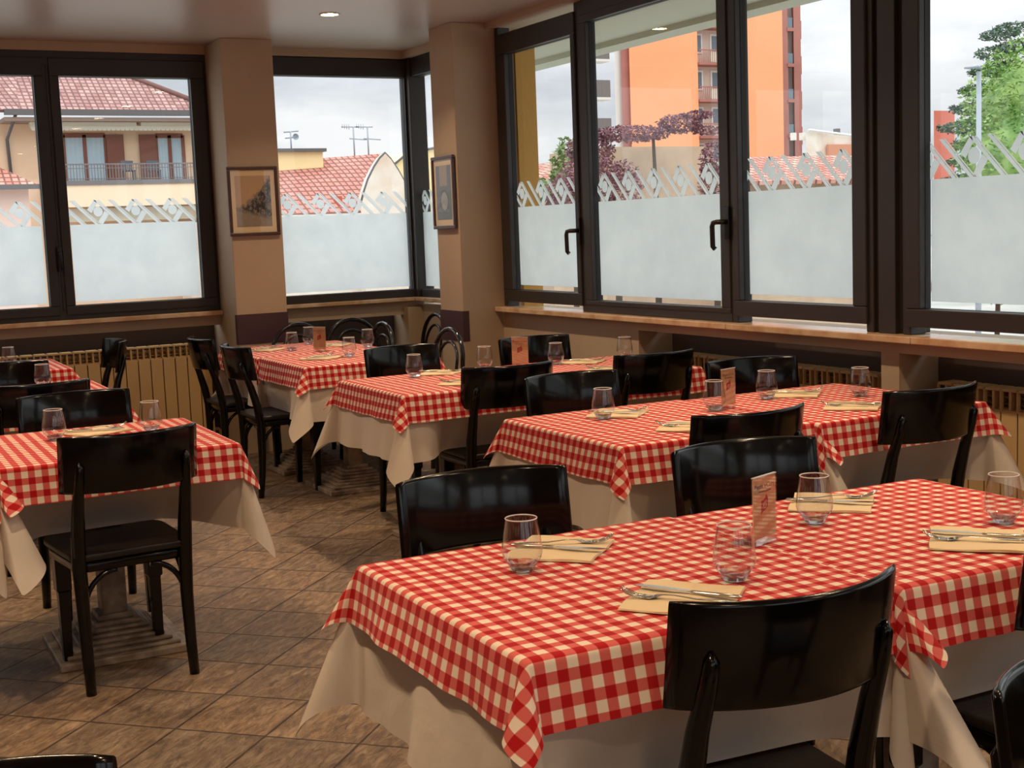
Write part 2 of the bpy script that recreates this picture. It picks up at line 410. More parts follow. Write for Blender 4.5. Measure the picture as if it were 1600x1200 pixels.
def pattern(W, parent, ua, ub, shift, sgn, zf=FILM_Z, nn=.006):
    """chevron and dot border cut from the same film; sgn = image direction of the slanted bars"""
    PER = .2457; H = PAT; mb = MB()
    K = .64*PER
    def lerp(a, b, t_): return (a[0]+(b[0]-a[0])*t_, a[1]+(b[1]-a[1])*t_)
    def poly(ps):
        # clip to u range
        def clip(ps, lim, keep):
            out = []
            for i in range(len(ps)):
                a, b = ps[i-1], ps[i]; ia, ib = keep(a[0]), keep(b[0])
                if ia != ib: out.append(lerp(a, b, (lim-a[0])/(b[0]-a[0])))
                if ib: out.append(b)
            return out
        ps = clip(ps, ua, lambda x: x >= ua); ps = clip(ps, ub, lambda x: x <= ub) if ps else ps
        if len(ps) < 3: return
        k = len(ps); v = [W.p(x, z, nn) for x, z in ps]+[W.p(x, z, nn+.0006) for x, z in ps]
        fs = [tuple(range(k)), tuple(range(k, 2*k))[::-1]]+[(j, (j+1) % k, k+(j+1) % k, k+j) for j in range(k)]
        mb.add(v, fs)
    n0 = int((ua-shift)/PER)-2; n1 = int((ub-shift)/PER)+2
    g = .006
    for k in range(n0, n1+1):
        c = shift+k*PER                       # centre of a dot
        def X(x): return c+sgn*x
        def bar(x0, z0, x1, z1, wd):          # parallelogram with horizontal width wd
            # two strips with a hair gap between
            poly([(X(x0-wd), zf+z0), (X(x0-g/3), zf+z0), (X(x1-g/3), zf+z1), (X(x1-wd), zf+z1)][::1])
            poly([(X(x0+g/3), zf+z0), (X(x0+wd*.45), zf+z0), (X(x1+wd*.45), zf+z1), (X(x1+g/3), zf+z1)])
        wd = .024
        # '\' bars : left and right of the dot
        bar(-K*.5-.078+.0, H, K*.5-.078, 0, wd); bar(-K*.5+.078, H, K*.5+.078, 0, wd)
        # '/' stubs joining them above and below the dot
        poly([(X(-.070), zf+H*.60), (X(-.042), zf+H*.46), (X(-.004), zf+H*.86), (X(-.012), zf+H*.99), (X(-.022), zf+H)])
        poly([(X(.070), zf+H*.40), (X(.042), zf+H*.54), (X(-.002), zf+H*.10), (X(.006), zf), (X(.028), zf)])
        poly([(X(.030*math.cos(a_*PI/8)), zf+H*.52+.033*math.sin(a_*PI/8)) for a_ in range(16)])
    if mb.v: return mb.build('film_border', M_film, parent)
def pane(W, parent, p, film=True, shift=0, sgn=1, inset=.012, bot=.03, zf=FILM_Z):
    a, b, c, d = p
    g = MB(); W.b(g, a-.01, b+.01, c-.01, d+.01, -.003, .0); gl = g.build('glass_pane', M_glass, parent)
    # single optical surface: thin slab kept as one sheet
    gl.data.clear_geometry()
    v = [W.p(a-.01, c-.01, 0), W.p(b+.01, c-.01, 0), W.p(b+.01, d+.01, 0), W.p(a-.01, d+.01, 0)]
    gl.data.from_pydata([tuple(q) for q in v], [], [(0, 1, 2, 3)]); gl.data.update()
    if film:
        m_ = MB(); W.b(m_, a+inset, b-inset, c+bot, zf, .005, .0056); m_.build('frosted_film', M_film, parent)
        pattern(W, parent, a+inset*.5, b-inset*.5, shift, sgn, zf)
def gasket(W, parent, p, n=.03):
    a, b, c, d = p; g = MB(); ring(W, g, a-.008, b+.008, c-.008, d+.008, (a+.002, b-.002, c+.002, d-.002), .0, n); g.build('gasket', M_gasket, parent)
def handle(W, parent, u, z, sgn):
    g = MB(); W.b(g, u-.019, u+.019, z-.085, z+.075, .055, .070); g.build('handle_plate', M_handle, parent, bevel=.003)
    P = [W.p(u, z, .066), W.p(u, z, .10), W.p(u+sgn*.02, z, .112), W.p(u+sgn*.045, z-.003, .114), W.p(u+sgn*.055, z-.02, .114), W.p(u+sgn*.055, z-.12, .112), W.p(u+sgn*.045, z-.132, .105)]
    g = MB().tube(P, .0125, 8); g.build('window_handle', M_handle, parent)

WR, WL = Win('R'), Win('L')
ZB, ZT = .945, 2.715
# right wall, far window: one frame with three lights
def right_window(name, dy, lights, label):
    w_ = empty(name, (0, 0, 0), kind='structure', label=label)
    y0, y1 = lights[0][0], lights[-1][1]
    fr = MB(); WR.b(fr, y0, y1, ZB, ZB+.06, -.04, .05); WR.b(fr, y0, y1, ZT-.10, ZT, -.04, .05)
    for a, b, (p0, p1), k in lights:
        WR.b(fr, a, a+.045, ZB, ZT, -.04, .048); WR.b(fr, b-.045, b, ZB, ZT, -.04, .048)
    fr.build('window_frame', M_frame, w_, bevel=.004)
    for a, b, (p0, p1), k in lights:
        if k == 'sash':
            pr = (p0, p1, 1.055, 2.54); g = MB(); ring(WR, g, a+.03, b-.03, ZB+.035, ZT-.05, pr, .0, .062)
            g.build('window_sash', M_frame, w_, bevel=.005)
        else:
            pr = (p0, p1, 1.015, 2.59); g = MB(); ring(WR, g, a+.004, b-.004, ZB+.045, ZT-.08, pr, .0, .056)
            g.build('window_sash', M_frame, w_, bevel=.004)
        gasket(WR, w_, pr); pane(WR, w_, pr, True, 5.753, -1)
    return w_
w1 = right_window('window_1', 0, [(6.66, 7.69, (6.735, 7.545), 'sash'), (5.28, 6.66, (5.358, 6.575), 'fixed'), (4.30, 5.28, (4.416, 5.205), 'sash')], 'large three-light window on the right wall nearest the pillar')
handle(WR, w1, 6.70, 1.42, 1); handle(WR, w1, 5.29, 1.44, 1)
w2 = right_window('window_2', 0, [(2.10, 4.13, (2.2, 4.022), 'sash'), (.0, 2.10, (.08, 2.02), 'fixed')], 'next large window at the right edge of the photo')
w2b = right_window('window_7', 0, [(-2.5, -.2, (-2.4, -.3), 'fixed')], 'window behind the camera')
# wide dark post between the two windows
f = MB().box(4.045, 4.2, 4.165, 4.265, ZB, ZT).box(4.07, 4.2, 4.12, 4.31, ZB, ZT).box(4.05, 4.2, -.2, .0, ZB, ZT)
struct('trim_6', f, M_frame, 'wide dark metal post between the right-hand windows', bevel=.003)
# left wall window: two sashes
def left_window(name, lights, label, zb=.965, zt=2.69):
    w_ = empty(name, kind='structure', label=label)
    fr = MB(); x0, x1 = lights[0][0], lights[-1][1]
    WL.b(fr, x0, x1, zb, zb+.055, -.04, .05); WL.b(fr, x0, x1, zt-.09, zt, -.04, .05)
    for a, b, q in lights:
        WL.b(fr, a, a+.04, zb, zt, -.04, .048); WL.b(fr, b-.04, b, zb, zt, -.04, .048)
    fr.build('window_frame', M_frame, w_, bevel=.004)
    for a, b, (p0, p1) in lights:
        pr = (p0, p1, 1.055, 2.53); g = MB(); ring(WL, g, a+.02, b-.02, zb+.03, zt-.045, pr, .0, .062); g.build('window_sash', M_frame, w_, bevel=.005)
        gasket(WL, w_, pr); pane(WL, w_, pr, True, 1.79, 1, bot=.02)
    return w_
w3 = left_window('window_3', [(.35, 1.515, (.46, 1.438)), (1.515, 2.56, (1.595, 2.445))], 'two-sash window on the left wall')
g = MB(); WL.b(g, 1.50, 1.53, 1.28, 1.44, .062, .075); g.build('handle_plate', M_handle, w3, bevel=.003)
g = MB().tube([WL.p(1.515, 1.40, .07), WL.p(1.515, 1.40, .105), WL.p(1.515, 1.385, .112), WL.p(1.515, 1.29, .112)], .009, 8); g.build('window_handle', M_handle, w3)
w4 = left_window('window_4', [(-2.2, -.95, (-2.1, -1.05)), (-.95, .35, (-.85, .25))], 'left wall window outside the frame')
# fixed corner window
w5 = empty('window_5', kind='structure', label='fixed corner window between the two pillars')
pr = (2.98, 4.015, 1.03, 2.565)
g = MB(); ring(WL, g, 2.90, 4.10, .97, 2.70, pr, -.04, .05); g.build('window_frame', M_frame, w5, bevel=.004)
gasket(WL, w5, pr); pane(WL, w5, pr, True, 3.338, 1, bot=.02, zf=1.59)
pr = (7.95, 9.01, 1.03, 2.565)
g = MB(); ring(WR, g, 7.90, 9.06, .97, 2.70, pr, -.04, .05); g.build('window_frame', M_frame, w5, bevel=.004)
g = MB().box(4.03, 4.16, 9.0, 9.16, .965, 2.70); g.build('corner_post', M_frame, w5, bevel=.004)
gasket(WR, w5, pr); pane(WR, w5, pr, True, 5.753, -1, bot=.02, zf=1.59)
# window in the wall behind the camera
w6 = empty('window_6', kind='structure', label='window behind the camera')
for a, b in ((-2.2, .5), (.9, 3.4)):
    g = MB(); g.box(a, b, Y0-.1, Y0-.04, .95, 1.02).box(a, b, Y0-.1, Y0-.04, 2.43, 2.5).box(a, a+.07, Y0-.1, Y0-.04, .95, 2.5).box(b-.07, b, Y0-.1, Y0-.04, .95, 2.5).box((a+b)/2-.06, (a+b)/2+.06, Y0-.1, Y0-.04, .95, 2.5)
    g.build('window_frame', M_frame, w6)

# ------------------------------------------------------------------ downlights
M_lamp = emis('downlight_diffuser_glow', (1.0, .78, .46), 42.0)
M_lring = mat('white_lamp_ring', lin(225, 215, 200), .5)
lt = None
names = {7.62: 'round recessed downlight glowing in the ceiling before the corner window'}
for x in (2.92, .35):
    for y in (7.62, 6.34, 5.06, 3.78, 2.5, 1.2, -.3, -1.7):
        g = empty('ceiling_downlight', (x, y, HC))
        r_ = MB().lathe([(.050, -.001), (.052, -.006), (.062, -.005), (.064, 0)], 28); r_.build('lamp_ring', M_lring, g)
        d_ = MB().lathe([(0.0001, -.003), (.051, -.003)], 28); d_.build('lamp_diffuser', M_lamp, g)
        L_ = bpy.data.lights.new('downlight_bulb', 'AREA'); L_.shape = 'DISK'; L_.size = .09; L_.energy = LAMP_W; L_.color = LAMP_COL; L_.spread = R(120)
        l_ = bpy.data.objects.new('downlight_bulb', L_); C.objects.link(l_); l_.parent = g; l_.location = (0, 0, -.012)
        if y == 7.62 and x == 2.92: tag(g, names[7.62], 'ceiling light')
        else: tag(g, 'round recessed downlight further along the ceiling', 'ceiling light', 'ceiling downlights out of the frame')

# ------------------------------------------------------------------ radiators
def radiator(loc, rz, n, label, w=.083, top=.748):
    """front faces local -y; sections run along +x"""
    g = empty('radiator', loc, rz, label, 'radiator', 'cream sectional radiators below the windows')
    s0 = None
    for i in range(n):
        if s0 is None:
            s = MB()
            s.box(.003, w-.003, -.045, -.038, .10, top-.085)              # flat front plate
            s.box(w*.5-.006, w*.5+.006, -.04, .045, .10, top-.01)          # web
            s.box(.003, w-.003, .038, .045, .10, top-.03)                  # rear plate
            s.box(.006, w-.006, -.047, .045, top-.012, top)                # top bar
            s.box(.0, .0045, -.047, -.030, top-.095, top-.006)             # grille uprights
            s.box(w-.0045, w, -.047, -.030, top-.095, top-.006)
            for k in range(2):
                zz = top-.068+k*.026
                s.box(.0045, w-.0045, -.020, .03, zz, zz+.004)
            s.box(0, w, -.02, .02, .12, .15); s.box(0, w, -.02, .02, top-.10, top-.08)
            s0 = s.build('radiator_section', M_rad, g, bevel=.0025, seg=1); o = s0
        else:
            o = s0.copy(); C.objects.link(o); o.parent = g
        o.location = (i*w, 0, 0)
    v = MB().tube([(n*w, 0, .135), (n*w+.03, 0, .135), (n*w+.045, 0, .12), (n*w+.045, 0, .0)], .011, 8); v.build('radiator_pipe', M_rad, g)
    return g
radiator((.40, 9.12, 0), 0, 25, 'long cream sectional radiator below the left window')
radiator((4.19, 5.95, 0), -PI/2, 19, 'cream sectional radiator in the niche under the right-hand window')
radiator((4.19, 4.03, 0), -PI/2, 19, 'cream sectional radiator at the right edge of the photo, beyond the pier')

# ------------------------------------------------------------------ pictures
def print_mat(name, kind):
    M = bpy.data.materials.new(name); M.use_nodes = True; t = M.node_tree; b = t.nodes['Principled BSDF']
    uv = N(t, 'ShaderNodeUVMap'); s = N(t, 'ShaderNodeSeparateXYZ'); t.links.new(uv.outputs[0], s.inputs[0]); U, V = s.outputs[0], s.outputs[1]
    n = N(t, 'ShaderNodeTexNoise'); n.inputs['Scale'].default_value = 9; n.inputs['Detail'].default_value = 9; n.inputs['Roughness'].default_value = .75
    t.links.new(uv.outputs[0], n.inputs['Vector'])
    nn = math_n(t, 'SUBTRACT', n.outputs[0], .5)
    sky_, dark, road = lin(196, 160, 120), lin(52, 46, 42), lin(150, 132, 112)
    if kind == 0:      # a street running back to the left, buildings rising to the right
        line = math_n(t, 'ADD', math_n(t, 'MULTIPLY', math_n(t, 'POWER', U, 1.6), .62), .40)
        bld = math_n(t, 'MULTIPLY', math_n(t, 'SUBTRACT', math_n(t, 'ADD', line, math_n(t, 'MULTIPLY', nn, .5)), V), 14, True)
        gr = math_n(t, 'MULTIPLY', math_n(t, 'SUBTRACT', math_n(t, 'SUBTRACT', .40, math_n(t, 'MULTIPLY', U, .20)), V), 10, True)
        win = math_n(t, 'MULTIPLY', math_n(t, 'GREATER_THAN', math_n(t, 'FRACT', math_n(t, 'MULTIPLY', U, 7)), .6), math_n(t, 'GREATER_THAN', math_n(t, 'FRACT', math_n(t, 'MULTIPLY', math_n(t, 'SUBTRACT', V, math_n(t, 'MULTIPLY', U, .35)), 8)), .55))
        d2 = mixc(t, math_n(t, 'MULTIPLY', win, .5), dark, lin(120, 104, 90))
        c = mixc(t, bld, sky_, d2); c = mixc(t, gr, c, road)
    else:              # a bridge span over a round arch and its reflection
        du = math_n(t, 'SUBTRACT', U, .52); dv = math_n(t, 'MULTIPLY', math_n(t, 'SUBTRACT', V, .34), 1.35)
        rr = math_n(t, 'SQRT', math_n(t, 'ADD', math_n(t, 'MULTIPLY', du, du), math_n(t, 'MULTIPLY', dv, dv)))
        ringm = math_n(t, 'LESS_THAN', math_n(t, 'ABSOLUTE', math_n(t, 'SUBTRACT', rr, .26)), .035)
        disc = math_n(t, 'LESS_THAN', rr, .23)
        upper = math_n(t, 'MULTIPLY', math_n(t, 'LESS_THAN', math_n(t, 'ABSOLUTE', math_n(t, 'SUBTRACT', U, .48)), .26), math_n(t, 'GREATER_THAN', V, .62))
        c = mixc(t, upper, lin(98, 90, 80), lin(176, 144, 92)); c = mixc(t, disc, c, lin(176, 166, 150)); c = mixc(t, ringm, c, dark)
    c = mixc(t, math_n(t, 'MULTIPLY', n.outputs[0], .62), c, lin(66, 58, 50)) if kind else mixc(t, math_n(t, 'MULTIPLY', math_n(t, 'MULTIPLY', math_n(t, 'MAXIMUM', bld, gr), math_n(t, 'GREATER_THAN', n.outputs[0], .52)), .7), c, lin(158, 140, 118))
    t.links.new(c, b.inputs['Base Color']); b.inputs['Roughness'].default_value = .35; return M
def picture(loc, rz, W_, H_, label, pm):
    """hangs on a wall whose outward normal is local -y"""
    g = empty('framed_picture', loc, rz, label, 'picture'); t_ = .022
    f = MB(); f.box(-W_/2, W_/2, -.02, 0, -H_/2, -H_/2+t_).box(-W_/2, W_/2, -.02, 0, H_/2-t_, H_/2).box(-W_/2, -W_/2+t_, -.02, 0, -H_/2+t_, H_/2-t_).box(W_/2-t_, W_/2, -.02, 0, -H_/2+t_, H_/2-t_)
    f.build('picture_frame', M_pic, g, bevel=.004)
    MB().box(-W_/2+.01, W_/2-.01, -.008, -.001, -H_/2+.01, H_/2-.01).build('mount', M_mat_, g)
    a, b = W_/2-.052, H_/2-.060; p = MB(); p.add([(-a, -.0092, -b), (a, -.0092, -b), (a, -.0092, b), (-a, -.0092, b), (-a, -.008, -b), (a, -.008, -b), (a, -.008, b), (-a, -.008, b)], [(0, 1, 2, 3), (7, 6, 5, 4), (0, 4, 5, 1), (1, 5, 6, 2), (2, 6, 7, 3), (3, 7, 4, 0)])
    p.build('print', pm, g, uvs=[(0, 0), (1, 0), (1, 1), (0, 1)]*2)
    MB().add([(-W_/2+.015, -.0125, -H_/2+.015), (W_/2-.015, -.0125, -H_/2+.015), (W_/2-.015, -.0125, H_/2-.015), (-W_/2+.015, -.0125, H_/2-.015)], [(0, 1, 2, 3)]).build('picture_glass', M_glass, g)
    return g
picture((2.715, 8.672, 1.692), 0, .345, .455, 'framed old street photograph with buildings, on the left pillar', print_mat('old_street_print', 0))
picture((3.752, 7.885, 1.694), -PI/2, .325, .468, 'framed old photograph with a round arch, seen aslant on the right pillar', print_mat('old_arch_print', 1))

# ------------------------------------------------------------------ tables and cloths
def drape(name, a, b, d, z0, mat_, parent, psi, tips, flare, amp, seed, sq=(0, 0, 0, 0), r=.010, nt_=26, no=14, crease=False, push=()):
    """square cloth over a rectangle a x b (half sizes), overhang d.
    tips: for corners (++,-+,--,+-) -> (tip polar angle, azimuth 0..90 from x side to y side); sq = squeezed sides (+x,-x,+y,-y)"""
    rnd = random.Random(seed); ph = [rnd.uniform(0, 6.28) for _ in range(12)]
    def axis(h):
        L_ = [-h-d+d*i/no for i in range(no)]
        L_ += [-h+2*h*i/nt_ for i in range(nt_+1)]
        return L_+[h+d*(i+1)/no for i in range(no)]
    # finer steps round the edge
    S = axis(a); T_ = axis(b)
    def hang(l, p):   # along length l with polar angle p from straight down
        q = r*PI/2
        if l < q: an = l/r; return r*math.sin(an), r*(1-math.cos(an))
        return r+(l-q)*math.sin(p), r+(l-q)*math.cos(p)
    P = []; uv = []
    for s in S:
        row = []
        for t_ in T_:
            ds, dt = max(abs(s)-a, 0), max(abs(t_)-b, 0); gx, gy = (1 if s > 0 else -1), (1 if t_ > 0 else -1)
            fx = .15 if sq[0 if gx > 0 else 1] else 1; fy = .15 if sq[2 if gy > 0 else 3] else 1
            if ds == 0 and dt == 0:
                z = z0
                if crease:
                    for c_ in (-a*.34, a*.36): z += .0030*math.exp(-((s-c_)/.011)**2)
                    for c_ in (-b*.3, b*.38): z += .0024*math.exp(-((t_-c_)/.011)**2)
                    z += .0006*math.sin(9*s+ph[0])*math.sin(8*t_+ph[1])
                row.append((s, t_, z))
            elif dt == 0 or ds == 0:
                if dt == 0: l, along, h, sg, fl, k = ds, t_, b, gx, flare*fx, (0 if gx > 0 else 3)
                else: l, along, h, sg, fl, k = dt, s, a, gy, flare*fy, (6 if gy > 0 else 9)
                o_, dr = hang(l, fl)
                wv = (math.sin(along*11+ph[k])+.6*math.sin(along*23+ph[k+1])+.4*math.sin(along*41+ph[k+2]))*.5+.5
                wn_ = max(0, 1-(abs(along)/h)**6)
                o_ += amp*(fx if dt == 0 else fy)*wv*wn_*(l/d)**1.3
                dr -= .004*math.sin(along*7+ph[k])*(l/d)*wn_
                row.append((sg*(a+o_), t_, z0-dr) if dt == 0 else (s, sg*(b+o_), z0-dr))
            else:
                l = math.hypot(ds, dt); th = math.degrees(math.atan2(dt, ds))
                ci = {(1, 1): 0, (-1, 1): 1, (-1, -1): 2, (1, -1): 3}[(gx, gy)]; pm, az = tips[ci]
                p0 = flare*(fx*(90-th)+fy*th)/90
                bmp = math.sin(R(2*th))**.8
                p = p0+(R(pm)-p0)*bmp
                u_ = th/45 if th <= 45 else (th-45)/45
                A = R(az*u_**2.4 if th <= 45 else az+(90-az)*(1-(1-u_)**2.4))
                o_, dr = hang(l, p)
                row.append((gx*(a+o_*math.cos(A)), gy*(b+o_*math.sin(A)), z0-dr))
        P.append(row)
    for row in P:
        for j, (x_, y_, z_) in enumerate(row):
            for (px_, py_, dx_, dy_) in push:      # seat front centre and the direction the sitter faces, in table space
                lat = abs((x_-px_)*-dy_+(y_-py_)*dx_); fw_ = (x_-px_)*dx_+(y_-py_)*dy_
                if fw_ > .03 or fw_ < -.42 or z_ > z0-.004: continue
                k_ = min(1, max(0, (z0-z_)/.27)); k_ = k_*k_*(3-2*k_)*.35+k_*.65
                q_ = min(1, max(0, (.42-lat)/.22)); q_ = q_*q_*(3-2*q_)
                mv = (.03-fw_)*k_*q_
                x_ += dx_*mv; y_ += dy_*mv; z_ = max(z_, .466) if q_ > .5 else z_+(max(z_, .466)-z_)*min(1, q_*2)
            row[j] = (x_, y_, z_)
    mb = MB().grid(P); uvs = [(s, t_) for s in S for t_ in T_]
    o = mb.build(name, mat_, parent, uvs=uvs, subsurf=1)
    return o
def make_table(a, b):
    g = empty('pedestal_table')
    MB().box(-a, a, -b, b, .720, .7485).build('tabletop', M_table, g, bevel=.004)
    MB().box(-.045, .045, -.045, .045, .13, .70).build('table_column', M_base, g, bevel=.006)
    MB().box(-.16, .16, -.16, .16, .70, .72).build('top_plate', M_base, g)
    s = MB(); hh = [(.225, .0, .028), (.195, .028, .042), (.172, .042, .056), (.150, .056, .070), (.128, .070, .084), (.106, .084, .098), (.085, .098, .115), (.065, .115, .135)]
    for q, z0, z1 in hh: s.box(-q, q, -q, q, z0, z1)
    s.build('stepped_base', M_base, g, bevel=.005)
    return g
CH = [ # x, y, rz(deg), label
 (.893, 4.355, 4, 'black bistro chair seen whole from behind at the front left table'),
 (.946, 5.531, 182, 'black bistro chair facing the camera behind the front left table'),
 (.895, 6.175, 0, 'black bistro chair turned away in the left row, second from the camera'),
 (.905, 7.29, 180, 'black bistro chair facing the camera in the left row, cut by the left edge'),
 (1.655, 8.46, 90, 'black bistro chair seen edge-on before the left radiator'),
 (2.20, 8.10, -90, 'left one of two black chairs side by side left of the corner tables'),
 (2.19, 7.335, -90, 'right one of two black chairs side by side left of the corner tables'),
 (2.774, 6.409, 186, 'black bistro chair facing the camera at the far side of the third table pair, left'),
 (2.738, 5.215, -3, 'black bistro chair turned away with its seat under the third table pair, left'),
 (2.725, 4.584, 181, 'glossy black bistro chair facing the camera behind the second table pair, left'),
 (3.479, 5.160, 0, 'black bistro chair turned away at the third table pair, right'),
 (3.562, 4.492, 172, 'glossy black bistro chair facing the camera behind the second table pair, by the radiator'),
 (3.529, 6.333, 181, 'black bistro chair facing the camera behind the menu card, farthest right by the wall'),
 (2.616, 3.365, 0, 'black bistro chair turned away at the second table pair, left'),
 (2.186, 2.779, 174, 'glossy black bistro chair behind the nearest table pair, beside the menu card'),
 (1.436, 2.849, 174, 'glossy black bistro chair behind the left end of the nearest table pair'),
 (1.395, 1.714, -4.5, 'large black bistro chair turned away in the foreground, lower centre right'),
 (3.418, 3.384, 1, 'black bistro chair turned away at the second table pair, right'),
 (2.165, 1.700, 0, 'black bistro chair turned away, cut by the right edge at the nearest table'),
 (1.478, 1.095, 180, 'black bistro chair, only the glossy end of its back showing at bottom right'),
 (.058, 1.515, 183, 'black bistro chair, only its top rail showing at bottom left'),
]
TW, TD = .378, .362
TBL = {  # name: x, y, rz, half width, half depth, squeezed sides, tips for check cloth
 't1a': (1.383, 2.214, -.8, .386, .370, (1, 0, 0, 0), [(10, 45), (36, 35), (30, 62), (44, 80)]),
 't1b': (2.165, 2.186, -.8, .384, .370, (0, 1, 0, 0), [(30, 45), (8, 45), (10, 85), (30, 45)]),
 't2a': (2.632, 3.892, -.8, .382, .395, (1, 0, 0, 0), [(10, 45), (34, 40), (30, 60), (42, 80)]),
 't2b': (3.405, 3.855, -.8, .382, .395, (0, 1, 0, 0), [(26, 30), (8, 45), (10, 85), (40, 30)]),
 't3a': (2.645, 5.625, -.8, .382, .385, (1, 0, 0, 0), [(10, 45), (36, 30), (34, 55), (20, 80)]),
 't3b': (3.415, 5.600, -.8, .382, .385, (0, 1, 0, 0), [(28, 30), (8, 45), (8, 85), (36, 30)]),
 't4a': (2.745, 7.160, -.5, .385, .390, (0, 0, 1, 0), [(8, 45), (8, 45), (36, 40), (30, 45)]),
 't4b': (2.735, 7.955, -.5, .385, .390, (0, 0, 0, 1), [(30, 45), (34, 45), (8, 45), (8, 45)]),
 't0a': (.903, 4.845, -1.0, .384, .400, (0, 1, 0, 0), [(30, 45), (8, 45), (16, 80), (24, 42)]),
 't0b': (.122, 4.865, -1.0, .384, .400, (1, 0, 0, 0), [(8, 45), (30, 45), (30, 45), (40, 80)]),
 't5': (.895, 6.665, -1.0, .386, .395, (0, 0, 0, 0), [(30, 45), (30, 45), (30, 45), (36, 45)]),
 't6': (.950, 8.245, -1.0, .386, .395, (0, 0, 0, 0), [(30, 45), (30, 45), (30, 45), (40, 40)]),
}
def pushes(tx_, ty_, tr_, a, b):
    out = []
    for c in CH:
        d = R(c[2]); fx, fy = -math.sin(d), math.cos(d); dp = .34 if c[0] == .893 else .16; sx_, sy_ = c[0]+fx*dp, c[1]+fy*dp
        lx, ly = sx_-tx_, sy_-ty_; ca, sa = math.cos(-tr_), math.sin(-tr_)
        lx, ly = lx*ca-ly*sa, lx*sa+ly*ca; dx, dy = fx*ca-fy*sa, fx*sa+fy*ca
        if abs(lx) < a+.02 and abs(ly) < b+.02: out.append((lx, ly, dx, dy))
    return out
WHERE = {'t1a': 'left half of the nearest table pair, bottom centre', 't1b': 'right half of the nearest table pair, at the right edge',
 't2a': 'left half of the second table pair', 't2b': 'right half of the second table pair by the radiator',
 't3a': 'left half of the third table pair', 't3b': 'right half of the third table pair by the wall',
 't4a': 'near half of the block before the corner window', 't4b': 'far half of the block before the corner window',
 't0a': 'front left table behind the chair seen whole', 't0b': 'front left table cut off by the left edge',
 't5': 'middle table of the left row, behind two chair backs', 't6': 'last table of the left row by the radiator'}
base_t = make_table(TW, TD)
first = True
for k, (x, y, rz, a, b, sq, tips) in TBL.items():
    g = base_t if first else copy_tree(base_t); first = False
    g.location = (x, y, 0); g.rotation_euler = (0, 0, R(rz))
    tag(g, 'pedestal table, stepped grey base, '+WHERE[k], 'table', 'pedestal tables under the cloths')
    wh = [(max(5, p*.66), q) for p, q in tips]; tips = [(p*.9, q) for p, q in tips]
    o = drape('white_undercloth', a, b, .30, .7520, M_white, None, 0, wh, R(4), .032, sum(map(ord, k)), sq, r=.008, push=pushes(x, y, R(rz), a, b))
    o.location = (x, y, 0); o.rotation_euler = (0, 0, R(rz)); tag(o, 'long white undercloth, '+WHERE[k], 'tablecloth', 'white undercloths')
    o = drape('gingham_tablecloth', a+.004, b+.004, .128, .7545, M_check, None, 0, tips, R(11), .012, sum(map(ord, k))+5, sq, r=.010, crease=True)
    o.location = (x, y, 0); o.rotation_euler = (0, 0, R(rz)); tag(o, 'red and white gingham cloth, '+WHERE[k], 'tablecloth', 'gingham tablecloths')
ZI = .7572     # resting height on the gingham

# ------------------------------------------------------------------ bistro chair
def arc_panel(w, sag, h, th, z0, lean, n=18, yc=0.0):
    """curved backrest board; concave side faces +y. returns MB"""
    rr = (w*w/4+sag*sag)/(2*sag); an = math.asin(w/2/rr); mb = MB()
    prof = []   # rounded cross-section in (offset, z)
    e_ = th/2
    for q in range(5): a_ = PI*q/4; prof.append((e_*math.cos(a_), h-e_+e_*math.sin(a_)))
    for q in range(5): a_ = PI+PI*q/4; prof.append((e_*math.cos(a_), e_+e_*math.sin(a_)))
    k = len(prof); v = []
    for i in range(n+1):
        t_ = -an+2*an*i/n; ct, st = math.cos(t_), math.sin(t_)
        edge = 1.0
        if i in (0, n): edge = .55
        for o_, z in prof:
            zz = h/2+(z-h/2)*(1 if i not in (0, n) else .985)
            r2 = rr+o_*edge
            v.append((r2*st, yc-r2*ct+rr - lean*zz, z0+zz))
    f = []
    for i in range(n):
        for j in range(k):
            j2 = (j+1) % k; f.append((i*k+j, (i+1)*k+j, (i+1)*k+j2, i*k+j2))
    mb.add(v, f, True); b_ = 0
    mb.f += [tuple(range(k))[::1], tuple(n*k+j for j in range(k))[::-1]]; mb.sm += [False, False]
    return mb
def seat_outline(wf, wr, y0, y1, n=8):
    pts = []
    def corner(cx, cy, r_, a0, a1):
        for i in range(n+1):
            a_ = R(a0+(a1-a0)*i/n); pts.append((cx+r_*math.cos(a_), cy+r_*math.sin(a_)))
    corner(wf/2-.085, y1-.085, .085, 0, 90); corner(-wf/2+.085, y1-.085, .085, 90, 180)
    corner(-wr/2+.05, y0+.05, .05, 180, 262); corner(wr/2-.05, y0+.05, .05, 278, 360)
    return pts
